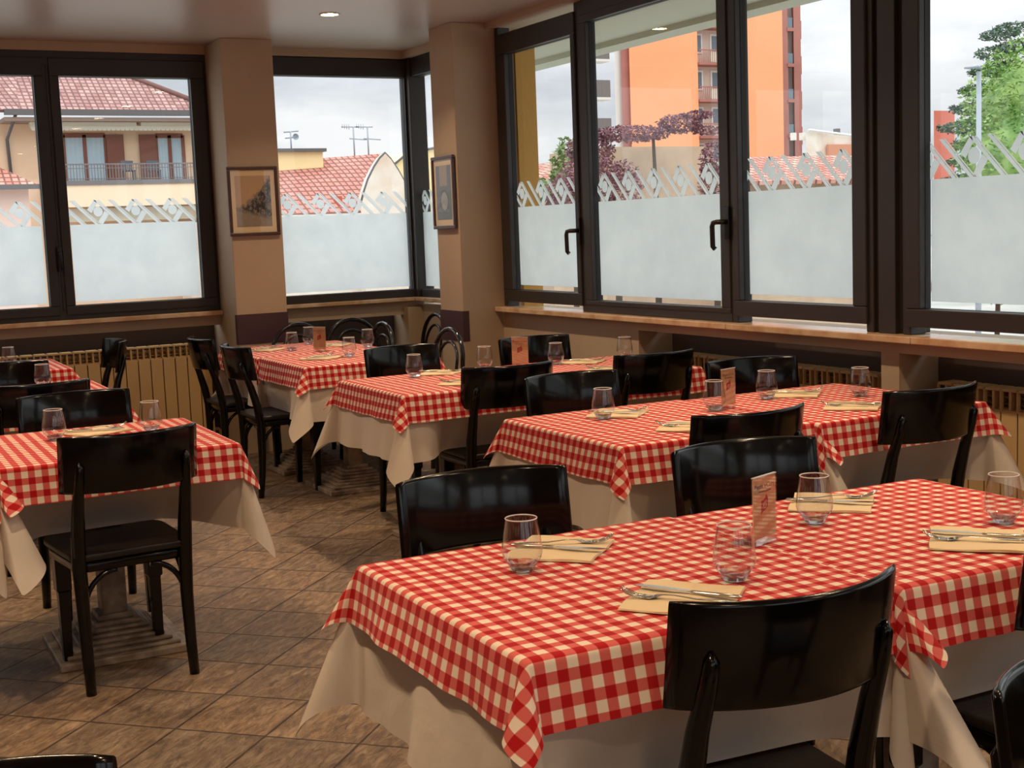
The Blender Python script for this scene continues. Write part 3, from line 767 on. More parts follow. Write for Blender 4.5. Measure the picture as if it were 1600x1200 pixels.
def make_chair():
    g = empty('bistro_chair')
    s = MB().prism(seat_outline(.415, .395, .0, .425), .437, .461, smooth=True); s.build('seat', M_seat, g, bevel=.006)
    s = MB().prism(seat_outline(.392, .365, .012, .408), .400, .437, smooth=True); s.build('seat_frame', M_chair, g)
    mb = arc_panel(.444, .088, .188, .018, .667, .15, yc=-.088); mb.build('backrest', M_chair, g)
    for sg in (-1, 1):
        P = [(sg*.172, -.004, 0), (sg*.171, .010, .12), (sg*.171, .020, .28), (sg*.174, .020, .42), (sg*.175, .004, .52), (sg*.174, -.026, .63), (sg*.172, -.056, .71), (sg*.171, -.068, .755), (sg*.171, -.066, .772)]
        Rr = [.0165, .019, .022, .0245, .0235, .020, .0165, .0135, .005]
        MB().tube(P, Rr, 12).build('rear_leg', M_chair, g)
        l = MB()
        def sq_(c, hw): return [(c[0]+dx*hw, c[1]+dy*hw, c[2]) for dx, dy in ((-1,-1),(1,-1),(1,1),(-1,1))]
        lv = sq_((sg*.160, .338, 0), .0145)+sq_((sg*.158, .342, .27), .0195)+sq_((sg*.158, .342, .275), .0255)+sq_((sg*.158, .342, .402), .0265)
        lf = [(3, 2, 1, 0), (12, 13, 14, 15)]
        for q in range(3):
            for j in range(4): lf.append((q*4+j, q*4+(j+1) % 4, q*4+4+(j+1) % 4, q*4+4+j))
        l.add(lv, lf); l.build('front_leg', M_chair, g, bevel=.003)
        # bentwood braces: side and rear
        br = MB()
        q_ = [(sg*.168, .028+.10*(1-math.cos(t_*PI/2/8)), .27+.125*math.sin(t_*PI/2/8)) for t_ in range(9)]
        br.tube(q_, .0095, 8)
        q_ = [(sg*(.165-.11*(1-math.cos(t_*PI/2/8))), .022, .27+.125*math.sin(t_*PI/2/8)) for t_ in range(9)]
        br.tube(q_, .0095, 8); br.build('corner_brace', M_chair, g)
    return g
ch0 = make_chair()
for i, (x, y, rz, lab) in enumerate(CH):
    o = ch0 if i == 0 else copy_tree(ch0)
    o.location = (x, y, 0); o.rotation_euler = (0, 0, R(rz)); tag(o, lab, 'chair', 'black bistro chairs around the tables')
# ------------------------------------------------------------------ bentwood hoop chairs
def make_hoop():
    g = empty('bentwood_chair')
    MB().lathe([(.0001, .440), (.15, .443), (.185, .452), (.20, .458), (.205, .450), (.205, .425), (.19, .42), (.0001, .42)], 28, rotm(loc=(0, .20, 0))).build('seat', M_seat, g)
    def hoop(w, ztop, zb, yb, yt):
        P = []
        for t_ in range(0, 7): k = t_/7; P.append((-w, yb+(yt-yb)*k*.6, zb+(ztop-w-zb)*k))
        for t_ in range(0, 13):
            a_ = PI-PI*t_/12; P.append((w*math.cos(a_), yb+(yt-yb)*(.6+.4*math.sin(a_)), ztop-w+w*math.sin(a_)))
        for t_ in range(6, -1, -1): k = t_/7; P.append((w, yb+(yt-yb)*k*.6, zb+(ztop-w-zb)*k))
        return P
    MB().tube(hoop(.190, .865, .0, .01, -.05), .0145, 10).build('back_hoop', M_hoop, g)
    MB().tube(hoop(.125, .790, .45, .015, -.045), .010, 8).build('inner_hoop', M_hoop, g)
    MB().tube([(.17*math.cos(2*PI*i/24), .20+.17*math.sin(2*PI*i/24), .22) for i in range(24)], .009, 8, close=True).build('leg_ring', M_hoop, g)
    for sg in (-1, 1):
        MB().tube([(sg*.19, .37, 0), (sg*.165, .34, .25), (sg*.15, .33, .42)], [.011, .014, .016], 10).build('front_leg', M_hoop, g)
    return g
HP = [(3.29, 8.05, 92, 'bentwood chair with shiny hoop back at the right of the corner block, farther one'),
 (3.36, 7.18, 92, 'bentwood chair with shiny hoop back behind a bistro chair, nearer one before the right pillar'),
 (2.93, 8.50, 180, 'dark bentwood hoop chair in shade behind the glasses and menu card'),
 (3.36, 8.62, 180, 'dark bentwood hoop chair in shade below the corner window'),
 (3.91, 8.56, 90, 'dark bentwood hoop chair half hidden by the right pillar')]
h0 = make_hoop()
for i, (x, y, rz, lab) in enumerate(HP):
    o = h0 if i == 0 else copy_tree(h0)
    o.location = (x, y, 0); o.rotation_euler = (0, 0, R(rz)); tag(o, lab, 'chair', 'bentwood hoop chairs round the corner table')

# ------------------------------------------------------------------ glasses
def make_glass():
    g = empty('tumbler')
    MB().lathe([(.0225, .011), (.0315, .017), (.0385, .027), (.0418, .039), (.0412, .052), (.0380, .074), (.0342, .096), (.0322, .1085)], 40).build('glass_wall', M_thin, g)
    MB().tube([(.0322*math.cos(2*PI*i/36), .0322*math.sin(2*PI*i/36), .109) for i in range(36)], .0014, 6, close=True).build('rim', M_rim, g)
    MB().lathe([(.0001, .0005), (.020, .0005), (.0225, .003), (.027, .010), (.0315, .0175), (.027, .0195), (.018, .0135), (.008, .0125), (.0001, .0150)], 9, smooth=False).build('thick_base', M_solid, g)
    return g
GL = [(1.249, 2.335, 'tumbler left of the cutlery on the nearest table, before the striped black chair'),
 (1.547, 2.025, 'tumbler left of the foreground menu card on the nearest table'),
 (1.993, 2.309, 'tumbler right of the foreground menu card, standing before a napkin'),
 (2.317, 2.057, 'tumbler at the right edge of the photo on the nearest table'),
 (2.509, 4.033, 'tumbler on the second table pair, nearest the left corner'),
 (2.925, 3.93, 'tumbler left of the menu card on the second table pair'),
 (3.259, 4.043, 'tumbler right of the menu card on the second table pair'),
 (3.565, 3.86, 'tumbler on the second table pair beside the right-hand chair'),
 (2.57, 5.831, 'tumbler at the left end of the third table pair'),
 (3.00, 5.93, 'tumbler left of the menu card on the third table pair'),
 (3.341, 5.807, 'tumbler right of the menu card on the third table pair'),
 (3.75, 5.80, 'tumbler at the right end of the third table pair'),
 (.767, 4.961, 'tumbler on the front left table, left of the napkin'),
 (1.104, 4.93, 'tumbler on the front left table, right of the napkin'),
 (1.035, 6.93, 'tumbler on the middle table of the left row'),
 (1.06, 8.30, 'tumbler on the last table of the left row'),
 (2.636, 7.811, 'leftmost tumbler on the corner table block'),
 (2.874, 8.178, 'tumbler just left of the menu card on the corner table block'),
 (3.055, 7.62, 'rightmost tumbler on the corner table block'),
 (2.72, 7.10, 'upside tumbler at the near edge of the corner table block')]
GL[-1] = (2.74, 7.12, 'faint tumbler at the near edge of the corner table block')
g0 = make_glass()
for i, (x, y, lab) in enumerate(GL):
    o = g0 if i == 0 else copy_tree(g0)
    o.location = (x, y, ZI); o.rotation_euler = (0, 0, i*.7); tag(o, lab, 'glass', 'clear tumblers set on the tables')

# ------------------------------------------------------------------ napkins, forks, knives
def make_napkin():
    nx, ny = 12, 12; rnd = random.Random(4)
    W_, H_ = .200, .190; P = []
    top = [[(-W_/2+W_*i/nx+.0018*math.sin(j*.7), -H_/2+H_*j/ny+.0016*math.sin(i*.6), .0045+.0016*math.sin(i*.8+j*.5)+.0012*rnd.random()*(0 if i in (0, nx) or j in (0, ny) else 1)) for j in range(ny+1)] for i in range(nx+1)]
    mb = MB(); mb.grid([[p for p in r_] for r_ in top])
    bot = [[(p[0]*1.01, p[1]*1.01, .0003) for p in r_] for r_ in top]; mb.grid([r_[::-1] for r_ in bot])
    # side skirt
    edge = [top[i][0] for i in range(nx+1)]+[top[nx][j] for j in range(1, ny+1)]+[top[i][ny] for i in range(nx-1, -1, -1)]+[top[0][j] for j in range(ny-1, 0, -1)]
    k = len(edge); v = list(edge)+[(p[0]*1.01, p[1]*1.01, .0003) for p in edge]
    mb.add(v, [(j, k+j, k+(j+1) % k, (j+1) % k) for j in range(k)], True)
    mb2 = MB().box(-W_/2+.004, W_/2-.012, -H_/2-.003, H_/2*.2, .0003, .003)
    o = mb.build('paper_napkin', M_napkin)
    return o
def make_fork():
    g = MB()
    P = [(-.102, 0, .0030), (-.085, 0, .0035), (-.04, 0, .0040), (0, 0, .0085), (.022, 0, .0085), (.036, 0, .0050)]
    g.tube(P, [.0048, .0066, .0044, .0030, .0036, .0090], 10, flat=.30, upv=(0, 0, 1))
    g.tube([(.034, 0, .0056), (.042, 0, .0034), (.054, 0, .0024), (.061, 0, .0028)], [.0080, .0118, .0124, .0120], 12, flat=.13, upv=(0, 0, 1))
    for q in range(4):
        y = -.0108+.0072*q
        g.tube([(.058, y, .0027), (.074, y, .0042), (.090, y, .0100), (.103, y*.97, .0190)], [.0019, .0018, .0016, .0008], 6)
    return g.build('fork', M_steel)
def make_knife():
    g = MB()
    g.tube([(-.105, 0, .0048), (-.100, 0, .0050), (-.06, 0, .0048), (-.015, 0, .0045), (-.005, 0, .0045)], [.003, .0068, .0062, .0050, .0045], 10, flat=.55, upv=(0, 0, 1))
    out = [(-.005, -.0045), (.02, -.0075), (.06, -.0095), (.09, -.0085), (.105, -.004), (.112, .003), (.09, .0055), (.0, .0045)]
    g.prism(out, .0038, .0052)
    return g.build('knife', M_steel)
NP = [ # x, y, napkin rz, cutlery direction, where
 (1.399, 2.440, 43, -45, 'behind the left tumbler on the nearest table'),
 (1.390, 1.975, 40, 122, 'before the foreground chair on the nearest table'),
 (2.160, 2.440, 45, -45, 'behind the tumbler beside the foreground menu card'),
 (2.147, 1.975, 44, 128, 'at the right edge of the photo on the nearest table'),
 (2.610, 4.095, 43, -45, 'on the second table pair behind its left tumbler'),
 (2.620, 3.660, 42, 125, 'on the second table pair half hidden by the turned chair'),
 (3.420, 4.070, 44, -45, 'on the second table pair before the far right chair'),
 (3.345, 3.660, 42, 125, 'on the second table pair beside the right-hand chair'),
 (2.740, 5.900, 46, -50, 'at the left end of the third table pair'),
 (2.640, 5.430, 44, 125, 'on the third table pair half hidden by the turned chair'),
 (3.500, 5.800, 42, -48, 'on the third table pair right of its middle tumbler'),
 (3.400, 5.400, 42, 125, 'on the third table pair behind the right turned chair'),
 (.930, 5.060, 22, -20, 'on the front left table between its two tumblers'),
 (2.590, 7.170, 40, 10, 'near the edge of the corner table block'),
 (2.530, 7.990, 40, 10, 'far left on the corner table block'),
 (2.950, 7.930, 50, 190, 'behind the menu card on the corner table block')]
n0, f0, k0 = make_napkin(), make_fork(), make_knife()
for i, (x, y, rz, fl, wh) in enumerate(NP):
    objs = [n0, f0, k0] if i == 0 else [q.copy() for q in (n0, f0, k0)]
    if i:
        for q in objs: C.objects.link(q)
    a = R(fl); ca, sa = math.cos(a), math.sin(a)
    objs[0].location = (x, y, ZI); objs[0].rotation_euler = (0, 0, R(rz))
    objs[1].location = (x+.004*ca-.030*sa, y+.004*sa+.030*ca, ZI+.0062); objs[1].rotation_euler = (0, 0, a+R(9 if i % 2 else 14))
    objs[2].location = (x-.004*ca+.018*sa, y-.004*sa-.018*ca, ZI+.0064); objs[2].rotation_euler = (0, 0, a-R(2))
    tag(objs[0], 'folded cream paper napkin '+wh, 'napkin', 'folded napkins at the place settings')
    tag(objs[1], 'steel fork on the napkin '+wh, 'fork', 'forks laid on the napkins')
    tag(objs[2], 'steel knife on the napkin '+wh, 'knife', 'knives laid on the napkins')

# ------------------------------------------------------------------ menu cards
def text_mesh(body, size, mat_, parent, loc, rot, name='lettering'):
    cu = bpy.data.curves.new(name, 'FONT'); cu.body = body; cu.size = size; cu.align_x = 'CENTER'; cu.extrude = .0002
    o = bpy.data.objects.new(name, cu); C.objects.link(o)
    dg = bpy.context.evaluated_depsgraph_get(); me = bpy.data.meshes.new_from_object(o.evaluated_get(dg))
    bpy.data.objects.remove(o)
    t_ = bpy.data.objects.new(name, me); C.objects.link(t_); me.materials.clear(); me.materials.append(mat_)
    t_.parent = parent; t_.location = loc; t_.rotation_euler = rot; return t_
M_acr = glass_mat('clear_acrylic', .10, (.96, .95, .94))
def make_card():
    """front faces local -y"""
    g = empty('menu_card_stand'); W_, H_ = .088, .146
    MB().box(-W_/2, W_/2, -.0005, .0012, .014, H_).build('card', M_card, g)
    s = MB(); s.box(-W_/2-.001, W_/2+.001, -.0026, -.0010, .002, H_+.002).box(-W_/2-.001, W_/2+.001, .0018, .0034, .002, H_+.002).box(-W_/2-.001, W_/2+.001, -.0026, .060, .0, .002)
    s.build('acrylic_holder', M_acr, g)
    MB().box(-W_/2-.001, W_/2+.001, -.0027, .0035, H_+.0012, H_+.003).build('polished_edge', M_rim, g)
    fr = (PI/2, 0, 0)
    text_mesh("Pascia e'Core", .0140, M_ink, g, (0, -.0009, .122), fr)
    text_mesh('ristorante pizzeria', .0066, M_ink, g, (0, -.0009, .113), fr)
    out = [(-.014, .066), (-.010, .070), (.002, .074), (.013, .080), (.013, .098), (.006, .107), (.004, .100), (-.005, .096), (-.013, .095)]
    e_ = MB().prism(out, 0, .0005, Matrix.Translation((0, -.0006, 0)) @ Matrix.Rotation(PI/2, 4, 'X')); e_.build('red_emblem', M_redink, g)
    MB().tube([(.005*math.cos(2*PI*i/16), -.0013, .084+.006*math.sin(2*PI*i/16)) for i in range(16)], .0006, 6, close=True).build('emblem_ring', M_card, g)
    text_mesh('menu', .007, M_ink, g, (0, -.0009, .026), fr) if False else None
    return g
MC = [(1.780, 2.222, 19, 'clear-holder menu card on the nearest table, red emblem under brown lettering'),
 (2.990, 3.930, 19, 'menu card standing on the second table pair'),
 (3.165, 5.860, -52, 'menu card standing on the third table pair'),
 (2.728, 7.575, -54, 'menu card standing on the corner table block')]
c0 = make_card()
for i, (x, y, rz, lab) in enumerate(MC):
    o = c0 if i == 0 else copy_tree(c0)
    o.location = (x, y, ZI); o.rotation_euler = (0, 0, R(rz)); tag(o, lab, 'menu card', 'menu card stands on the tables')

# ================================================================== outside
GZ = -4.0
def tile_mat(name, c1, c2, su, sv, axis=(0, 1)):
    """roof tiles from UV in metres (u across, v up the slope)"""
    M = bpy.data.materials.new(name); M.use_nodes = True; t = M.node_tree; b = t.nodes['Principled BSDF']; b.inputs['Roughness'].default_value = .85
    uv = N(t, 'ShaderNodeUVMap'); s = N(t, 'ShaderNodeSeparateXYZ'); t.links.new(uv.outputs[0], s.inputs[0])
    u = math_n(t, 'DIVIDE', s.outputs[0], su); v = math_n(t, 'DIVIDE', s.outputs[1], sv)
    fu = math_n(t, 'ABSOLUTE', math_n(t, 'SUBTRACT', math_n(t, 'FRACT', u), .5)); fv = math_n(t, 'FRACT', v)
    ht = math_n(t, 'ADD', math_n(t, 'MULTIPLY', fu, 1.6), math_n(t, 'MULTIPLY', fv, -.7))
    wn = N(t, 'ShaderNodeTexWhiteNoise'); wn.noise_dimensions = '2D'; cb = N(t, 'ShaderNodeCombineXYZ')
    t.links.new(math_n(t, 'FLOOR', u), cb.inputs[0]); t.links.new(math_n(t, 'FLOOR', v), cb.inputs[1]); t.links.new(cb.outputs[0], wn.inputs['Vector'])
    c = mixc(t, wn.outputs['Value'], c1, c2)
    gap = math_n(t, 'MAXIMUM', math_n(t, 'LESS_THAN', fv, .28), math_n(t, 'GREATER_THAN', fu, .36))
    c = mixc(t, math_n(t, 'MULTIPLY', gap, .75), c, lin(92, 52, 46))
    t.links.new(c, b.inputs['Base Color'])
    bp = N(t, 'ShaderNodeBump'); bp.inputs['Strength'].default_value = 1; bp.inputs['Distance'].default_value = .08
    t.links.new(ht, bp.inputs['Height']); t.links.new(bp.outputs[0], b.inputs['Normal']); return M
M_roof1 = tile_mat('weathered_clay_tiles', lin(164, 118, 112), lin(198, 156, 148), .26, .34)
M_roof2 = tile_mat('red_clay_tiles', lin(200, 128, 112), lin(216, 148, 132), .28, .40)
M_roof3 = tile_mat('orange_clay_tiles', lin(206, 122, 100), lin(236, 180, 160), .26, .30)
M_peach = mat('peach_render', lin(244, 212, 180), .9, var=(lin(238, 202, 168), .6))
M_peach2 = mat('pale_peach_fascia', lin(250, 226, 196), .9)
M_gutter = mat('dark_gutter', lin(96, 92, 92), .6)
M_soff2 = mat('brown_eave_soffit', lin(150, 128, 116), .8)
M_shut = mat('brown_wood_shutter', lin(134, 82, 66), .7, bump=(12, .3))
M_curt = mat('pale_blue_curtain', lin(186, 206, 216), .8)
M_awn = mat('cream_awning', lin(226, 222, 204), .8)
M_rail = mat('grey_railing', lin(120, 116, 116), .5)
M_plas = mat('old_white_plaster', lin(238, 228, 214), .95, var=(lin(222, 200, 180), .8))
M_yell = mat('pale_yellow_render', lin(246, 222, 166), .9)
M_orange = mat('orange_render', lin(250, 172, 124), .9, var=(lin(247, 164, 116), .15))
M_brick = mat('brown_brick', lin(176, 116, 104), .9, var=(lin(160, 104, 92), .3))
M_taupe = mat('taupe_render', lin(216, 196, 180), .9)
M_conc = mat('pale_concrete', lin(226, 220, 212), .9)
M_wing = mat('white_window_frame_paint', lin(232, 230, 226), .6)
M_dglass = mat('dark_house_glass', lin(110, 124, 132), .15)
M_wall3 = mat('beige_roughcast', lin(206, 180, 154), .95, bump=(3, .5), var=(lin(190, 164, 138), 1.2))
M_grass = mat('outdoor_ground', lin(172, 172, 166), .95, var=(lin(150, 152, 144), .2))
M_redb = mat('brick_red_render', lin(206, 118, 98), .9, var=(lin(196, 104, 86), .5))

f = MB().box(-60, 160, 9.6, 160, GZ-.3, GZ).box(5.6, 160, -40, 9.6, GZ-.3, GZ).box(-60, 5.6, -60, -8, GZ-.3, GZ); o = f.build('street_ground', M_grass); o['kind'] = 'structure'; o['label'] = 'grey street and yard outside the windows'

def roof_plane(name, p0, p1, p2, p3, m_, parent, th=.12):
    """p0-p1 eave, p3-p2 ridge; uv in metres"""
    p = [Vector(q) for q in (p0, p1, p2, p3)]; ud = (p[1]-p[0]).normalized()
    nn = ud.cross((p[3]-p[0])).normalized(); vd = nn.cross(ud)
    low = [q-nn*th for q in p]
    mb = MB().add(p+low, [(0, 1, 2, 3), (7, 6, 5, 4), (0, 4, 5, 1), (1, 5, 6, 2), (2, 6, 7, 3), (3, 7, 4, 0)])
    uvs = [((q-p[0]).dot(ud)+50, (q-p[0]).dot(vd)+50) for q in p+low]
    return mb.build(name, m_, parent, uvs=uvs)

# --- peach house seen through the left window (about 60 m away)
HY = 60.0; K = HY/22
def hx(x): return x*K
def hz(z): return 1.45+(z-1.45)*K
h = empty('peach_house', (0, 0, 0), 0, 'peach house with tiled hip roof, balcony, awning and brown shutters', 'house')
MB().box(hx(2.9), hx(6.9), HY, HY+9, GZ, hz(3.40)).build('house_wall', M_peach, h)
ex0, ex1, ez = hx(2.95), hx(7.2), hz(3.50)
roof_plane('roof', (ex0, HY-1.6, ez), (hx(6.22), HY-1.6, ez-.05), (hx(3.40)*1.1, HY+5, 1.45+3.16*K*1.1), (hx(3.1)*1.1, HY+5, 1.45+3.16*K*1.1), M_roof1, h)
MB().tube([(hx(6.24), HY-1.6, ez), (hx(3.40)*1.1, HY+5, 1.48+3.16*K*1.1)], .12, 8).build('hip_ridge', M_roof1, h)
roof_plane('roof', (hx(2.0), HY-2.2, ez-.1), (ex0+.6, HY-1.6, ez+.0), (hx(3.2)*1.1, HY+5, 1.45+3.16*K*1.1), (hx(2.0)*1.1, HY+5, 1.45+3.16*K*1.1), M_roof1, h)
ex1 = hx(6.24)
MB().box(ex0, ex1, HY-1.75, HY-1.55, ez-.22, ez+.02).build('gutter', M_gutter, h)
MB().box(ex0, ex1, HY-1.6, HY, ez-.45, ez-.30).build('eave_soffit', M_soff2, h)
MB().tube([(hx(3.12), HY-1.5, ez-.2), (hx(3.08), HY-.6, ez-.7), (hx(3.04), HY-.12, ez-1.1), (hx(3.06), HY-.12, hz(2.5))], .07, 8).build('downpipe', M_gutter, h)
# awning roller with scalloped valance
aw = MB(); aw.box(hx(3.35), hx(4.95), HY-1.0, HY-.5, hz(3.27), hz(3.35)).box(hx(5.02), hx(6.6), HY-1.0, HY-.5, hz(3.26), hz(3.34))
n_ = 46
for i in range(n_):
    x0 = hx(3.35)+(hx(6.6)-hx(3.35))*i/n_; x1 = hx(3.35)+(hx(6.6)-hx(3.35))*(i+1)/n_; z1 = hz(3.28); z0 = hz(3.225)
    aw.prism([(x0, z1), (x0, z0+.03), ((x0+x1)/2-.07, z0-.05), ((x0+x1)/2+.07, z0-.05), (x1, z0+.03), (x1, z1)][::-1], 0, .02, Matrix.Translation((0, HY-1.0, 0)) @ Matrix.Rotation(PI/2, 4, 'X'))
aw.build('awning', M_awn, h)
def glazed(x0, x1, z0, z1, n, parent, y=HY):
    f_ = MB(); f_.box(x0, x1, y-.06, y+.02, z1-.12, z1+.08)
    for i in range(n+1):
        xx = x0+(x1-x0)*i/n; f_.box(xx-.08, xx+.08, y-.06, y+.02, z0, z1)
    fo = f_.build('door_frame', M_shut, parent)
    c_ = MB()
    for i in range(n):
        a_ = x0+(x1-x0)*i/n; b_ = x0+(x1-x0)*(i+1)/n; P = []
        for q in range(13):
            xx = a_+.08+(b_-a_-.16)*q/12; P.append([(xx, y-.02+.015*math.sin(q*1.9), z0), (xx, y-.02+.015*math.sin(q*1.9), z1-.12)])
        c_.grid(P)
    c_.build('curtain', M_curt, parent)
glazed(hx(3.55), hx(4.52), hz(2.42), hz(3.17), 3, h); glazed(hx(5.32), hx(5.76), hz(2.42), hz(3.16), 2, h)
for a_, b_ in ((4.53, 4.80), (5.05, 5.31)): MB().box(hx(a_), hx(b_), HY-.14, HY-.06, hz(2.42), hz(3.17)).build('shutter', M_shut, h)
MB().box(hx(3.5), hx(6.6), HY-2.2, HY, hz(2.35), hz(2.42)).build('balcony_slab', M_rail, h)
MB().box(hx(3.5), hx(6.6), HY-2.15, HY-2.0, hz(2.02), hz(2.36)).build('balcony_fascia', M_peach2, h)
MB().box(hx(3.5), hx(6.6), HY-1.4, HY-1.0, hz(1.80), hz(2.0)).build('lower_awning', M_awn, h)
rl = MB(); rl.box(hx(3.5), hx(6.6), HY-2.16, HY-2.10, hz(2.655), hz(2.675)).box(hx(3.5), hx(6.6), HY-2.15, HY-2.11, hz(2.60), hz(2.61)).box(hx(3.5), hx(6.6), HY-2.16, HY-2.1, hz(2.44), hz(2.45))
for i in range(70): xx = hx(3.5)+(hx(6.6)-hx(3.5))*i/69; rl.box(xx-.015, xx+.015, HY-2.14, HY-2.11, hz(2.42), hz(2.66))
rl.build('balcony_railing', M_rail, h)
def patio_chair(x, y, z, lab):
    g = empty('patio_chair', (x, y, z), 0, lab, 'chair')
    m_ = mat('grey_plastic', lin(92, 98, 108), .6) if 'grey_plastic' not in bpy.data.materials else bpy.data.materials['grey_plastic']
    MB().box(-.25, .25, -.25, .25, .40, .44).build('seat', m_, g)
    b_ = MB()
    for q in range(6): b_.box(-.24+.08*q, -.19+.08*q, .22, .25, .44, .80+.03*math.sin(q*.63+.3))
    b_.box(-.26, .26, .21, .26, .76, .86); b_.build('backrest', m_, g)
    for sx_ in (-1, 1):
        for sy_ in (-1, 1): MB().box(sx_*.22-.02, sx_*.22+.02, sy_*.22-.02, sy_*.22+.02, 0, .40).build('leg', m_, g)
patio_chair(hx(4.75), HY-1.3, hz(2.42), 'left grey patio chair on the balcony of the peach house')
patio_chair(hx(5.15), HY-1.3, hz(2.42), 'right grey patio chair on the balcony of the peach house')
# side wing with lower orange roof at far left
h2 = empty('side_wing', (0, 0, 0), 0, 'low wing with orange clay tile roof at the far left edge outside', 'house')
MB().box(hx(1.6)*.9, hx(3.3)*.9, HY*.9, HY*.9+3, GZ, 1.45+(2.38-1.45)*K*.9).build('house_wall', mat('pink_render', lin(240, 206, 190), .9), h2)
q = .9
roof_plane('roof', (hx(1.3)*q, HY*q-.5, 1.45+.95*K*q), (hx(3.50)*q, HY*q-.5, 1.45+.95*K*q), (hx(3.30)*q, HY*q+1.5, 1.45+1.06*K*q), (hx(2.2)*q, HY*q+2.5, 1.45+1.75*K*q), M_roof3, h2)
MB().box(hx(1.3)*q, hx(3.5)*q, HY*q-.65, HY*q-.5, 1.45+.88*K*q, 1.45+.955*K*q).build('gutter', M_gutter, h2)

# --- red roofed building with curved plaster gable (about 50 m away)
RY = 50.0; K2 = RY/20
def rx(x): return x*K2
def rz_(z): return 1.45+(z-1.45)*K2
b_ = empty('red_roofed_building', (0, 0, 0), 0, 'long building with red tiled roof and pale curved gable', 'building')
MB().box(rx(6.0), rx(8.08), RY+.6, RY+9, GZ, rz_(1.75)).build('building_wall', M_plas, b_)
roof_plane('roof', (rx(6.0), RY, rz_(1.78)), (rx(8.10), RY, rz_(1.80)), (rx(8.44)*1.1, RY+5.0, 1.45+1.26*K2*1.1), (rx(6.0)*1.1, RY+5.0, 1.45+1.12*K2*1.1), M_roof2, b_)
MB().box(rx(6.0), rx(8.05), RY-.2, RY+.2, rz_(1.72), rz_(1.78)).build('gutter', M_conc, b_)
g_ = [(8.02, 1.55), (8.02, 1.92), (8.07, 2.08), (8.16, 2.30), (8.28, 2.50), (8.38, 2.63), (8.47, 2.71), (8.56, 2.62), (8.68, 2.44), (8.78, 2.26), (8.86, 2.10), (8.92, 1.95), (8.92, 1.55)]
gm = Matrix.Translation((0, RY-.1, 0)) @ Matrix.Rotation(PI/2, 4, 'X')
MB().prism([(rx(a_), rz_(z) if i_ not in (0, 12) else GZ) for i_, (a_, z) in enumerate(g_)][::-1], -.5, 0, gm).build('gable_wall', M_plas, b_)
MB().tube([(rx(a_), RY-.05, rz_(z)+.03) for a_, z in g_[1:-1]], .055, 8).build('gable_coping', M_gutter, b_)
MB().box(rx(6.2)*1.09, rx(7.36)*1.09, RY+4, RY+7, rz_(2.3), rz_(2.74)+.30).build('roof_penthouse', M_yell, b_)
MB().box(rx(6.2)*1.09, rx(7.40)*1.09, RY+3.8, RY+7.3, rz_(2.74)+.28, rz_(2.77)+.34).build('penthouse_slab', M_gutter, b_)
MB().box(rx(7.72), rx(7.79), RY+.5, RY+1.0, rz_(1.85), rz_(2.06)).build('chimney', mat('terracotta', lin(190, 96, 74), .9), b_)
M_pole = mat('grey_pole', lin(160, 168, 176), .5)
def antenna(x, y, z0, z1, lab, kind):
    g = empty('tv_antenna', (x, y, z0), 0, lab, 'antenna'); m_ = M_pole
    MB().tube([(0, 0, 0), (0, 0, z1-z0)], .035, 6).build('mast', m_, g)
    r_ = MB(); t_ = z1-z0
    if kind: r_.tube([(-.3, 0, t_-.05), (.35, 0, t_)], .03, 6).tube([(-.25, 0, t_-.3), (.3, 0, t_-.25)], .03, 6); r_.lathe([(.0001, 0), (.10, .02), (.14, .06)], 12, rotm(loc=(.2, 0, t_-.25), rx=PI/2))
    else:
        for q_ in range(4): r_.tube([(-.5+.1*q_, 0, t_-.05-.02*q_), (-.5+.1*q_, 0, t_+.12)], .015, 5)
        r_.tube([(-.55, 0, t_), (.25, 0, t_)], .025, 6).tube([(-.2, 0, t_-.5), (.6, 0, t_-.55)], .025, 6)
    r_.build('antenna_arms', m_, g)
antenna(rx(6.92)*1.1, RY+5, rz_(2.79)+.20, rz_(3.07)+.4, 'small rooftop antenna with dish on the penthouse', 1)
antenna(rx(7.96)*1.1, RY+5, rz_(2.68)+.3, rz_(3.06)+.6, 'left tall television antenna over the red roof', 0)
antenna(rx(8.20)*1.1, RY+5, rz_(2.68)+.3, rz_(3.06)+.6, 'right tall television antenna over the red roof', 0)
b2 = empty('yellow_building', (0, 0, 0), 0, 'pale yellow gabled building behind the curved gable', 'building')
y_ = [(8.5, 2.45), (8.62, 2.56), (8.86, 2.71), (9.6, 2.83), (9.6, 2.2), (8.5, 2.2)]
MB().prism([(a_*3, (1.45+(z-1.45)*3) if z > 2.3 else GZ) for a_, z in y_][::-1], -6, 0, Matrix.Translation((0, 60, 0)) @ Matrix.Rotation(PI/2, 4, 'X')).build('building_wall', M_yell, b2)
MB().tube([(8.5*3, 59.9, 1.45+3*1.0), (8.86*3, 59.9, 1.45+3*1.265), (9.6*3, 59.9, 1.45+3*1.385)], .06, 6).build('roof_edge', M_gutter, b2)
b3 = empty('grey_house', (0, 0, 0), 0, 'pale grey house seen in the narrow corner pane', 'building')
MB().box(26.4, 29.5, 56, 58, GZ, 1.45+.66*2.8).build('building_wall', M_conc, b3)
MB().box(26.5, 26.9, 55.9, 56, 2.0, 4.0).build('window_shutter', M_gutter, b3)

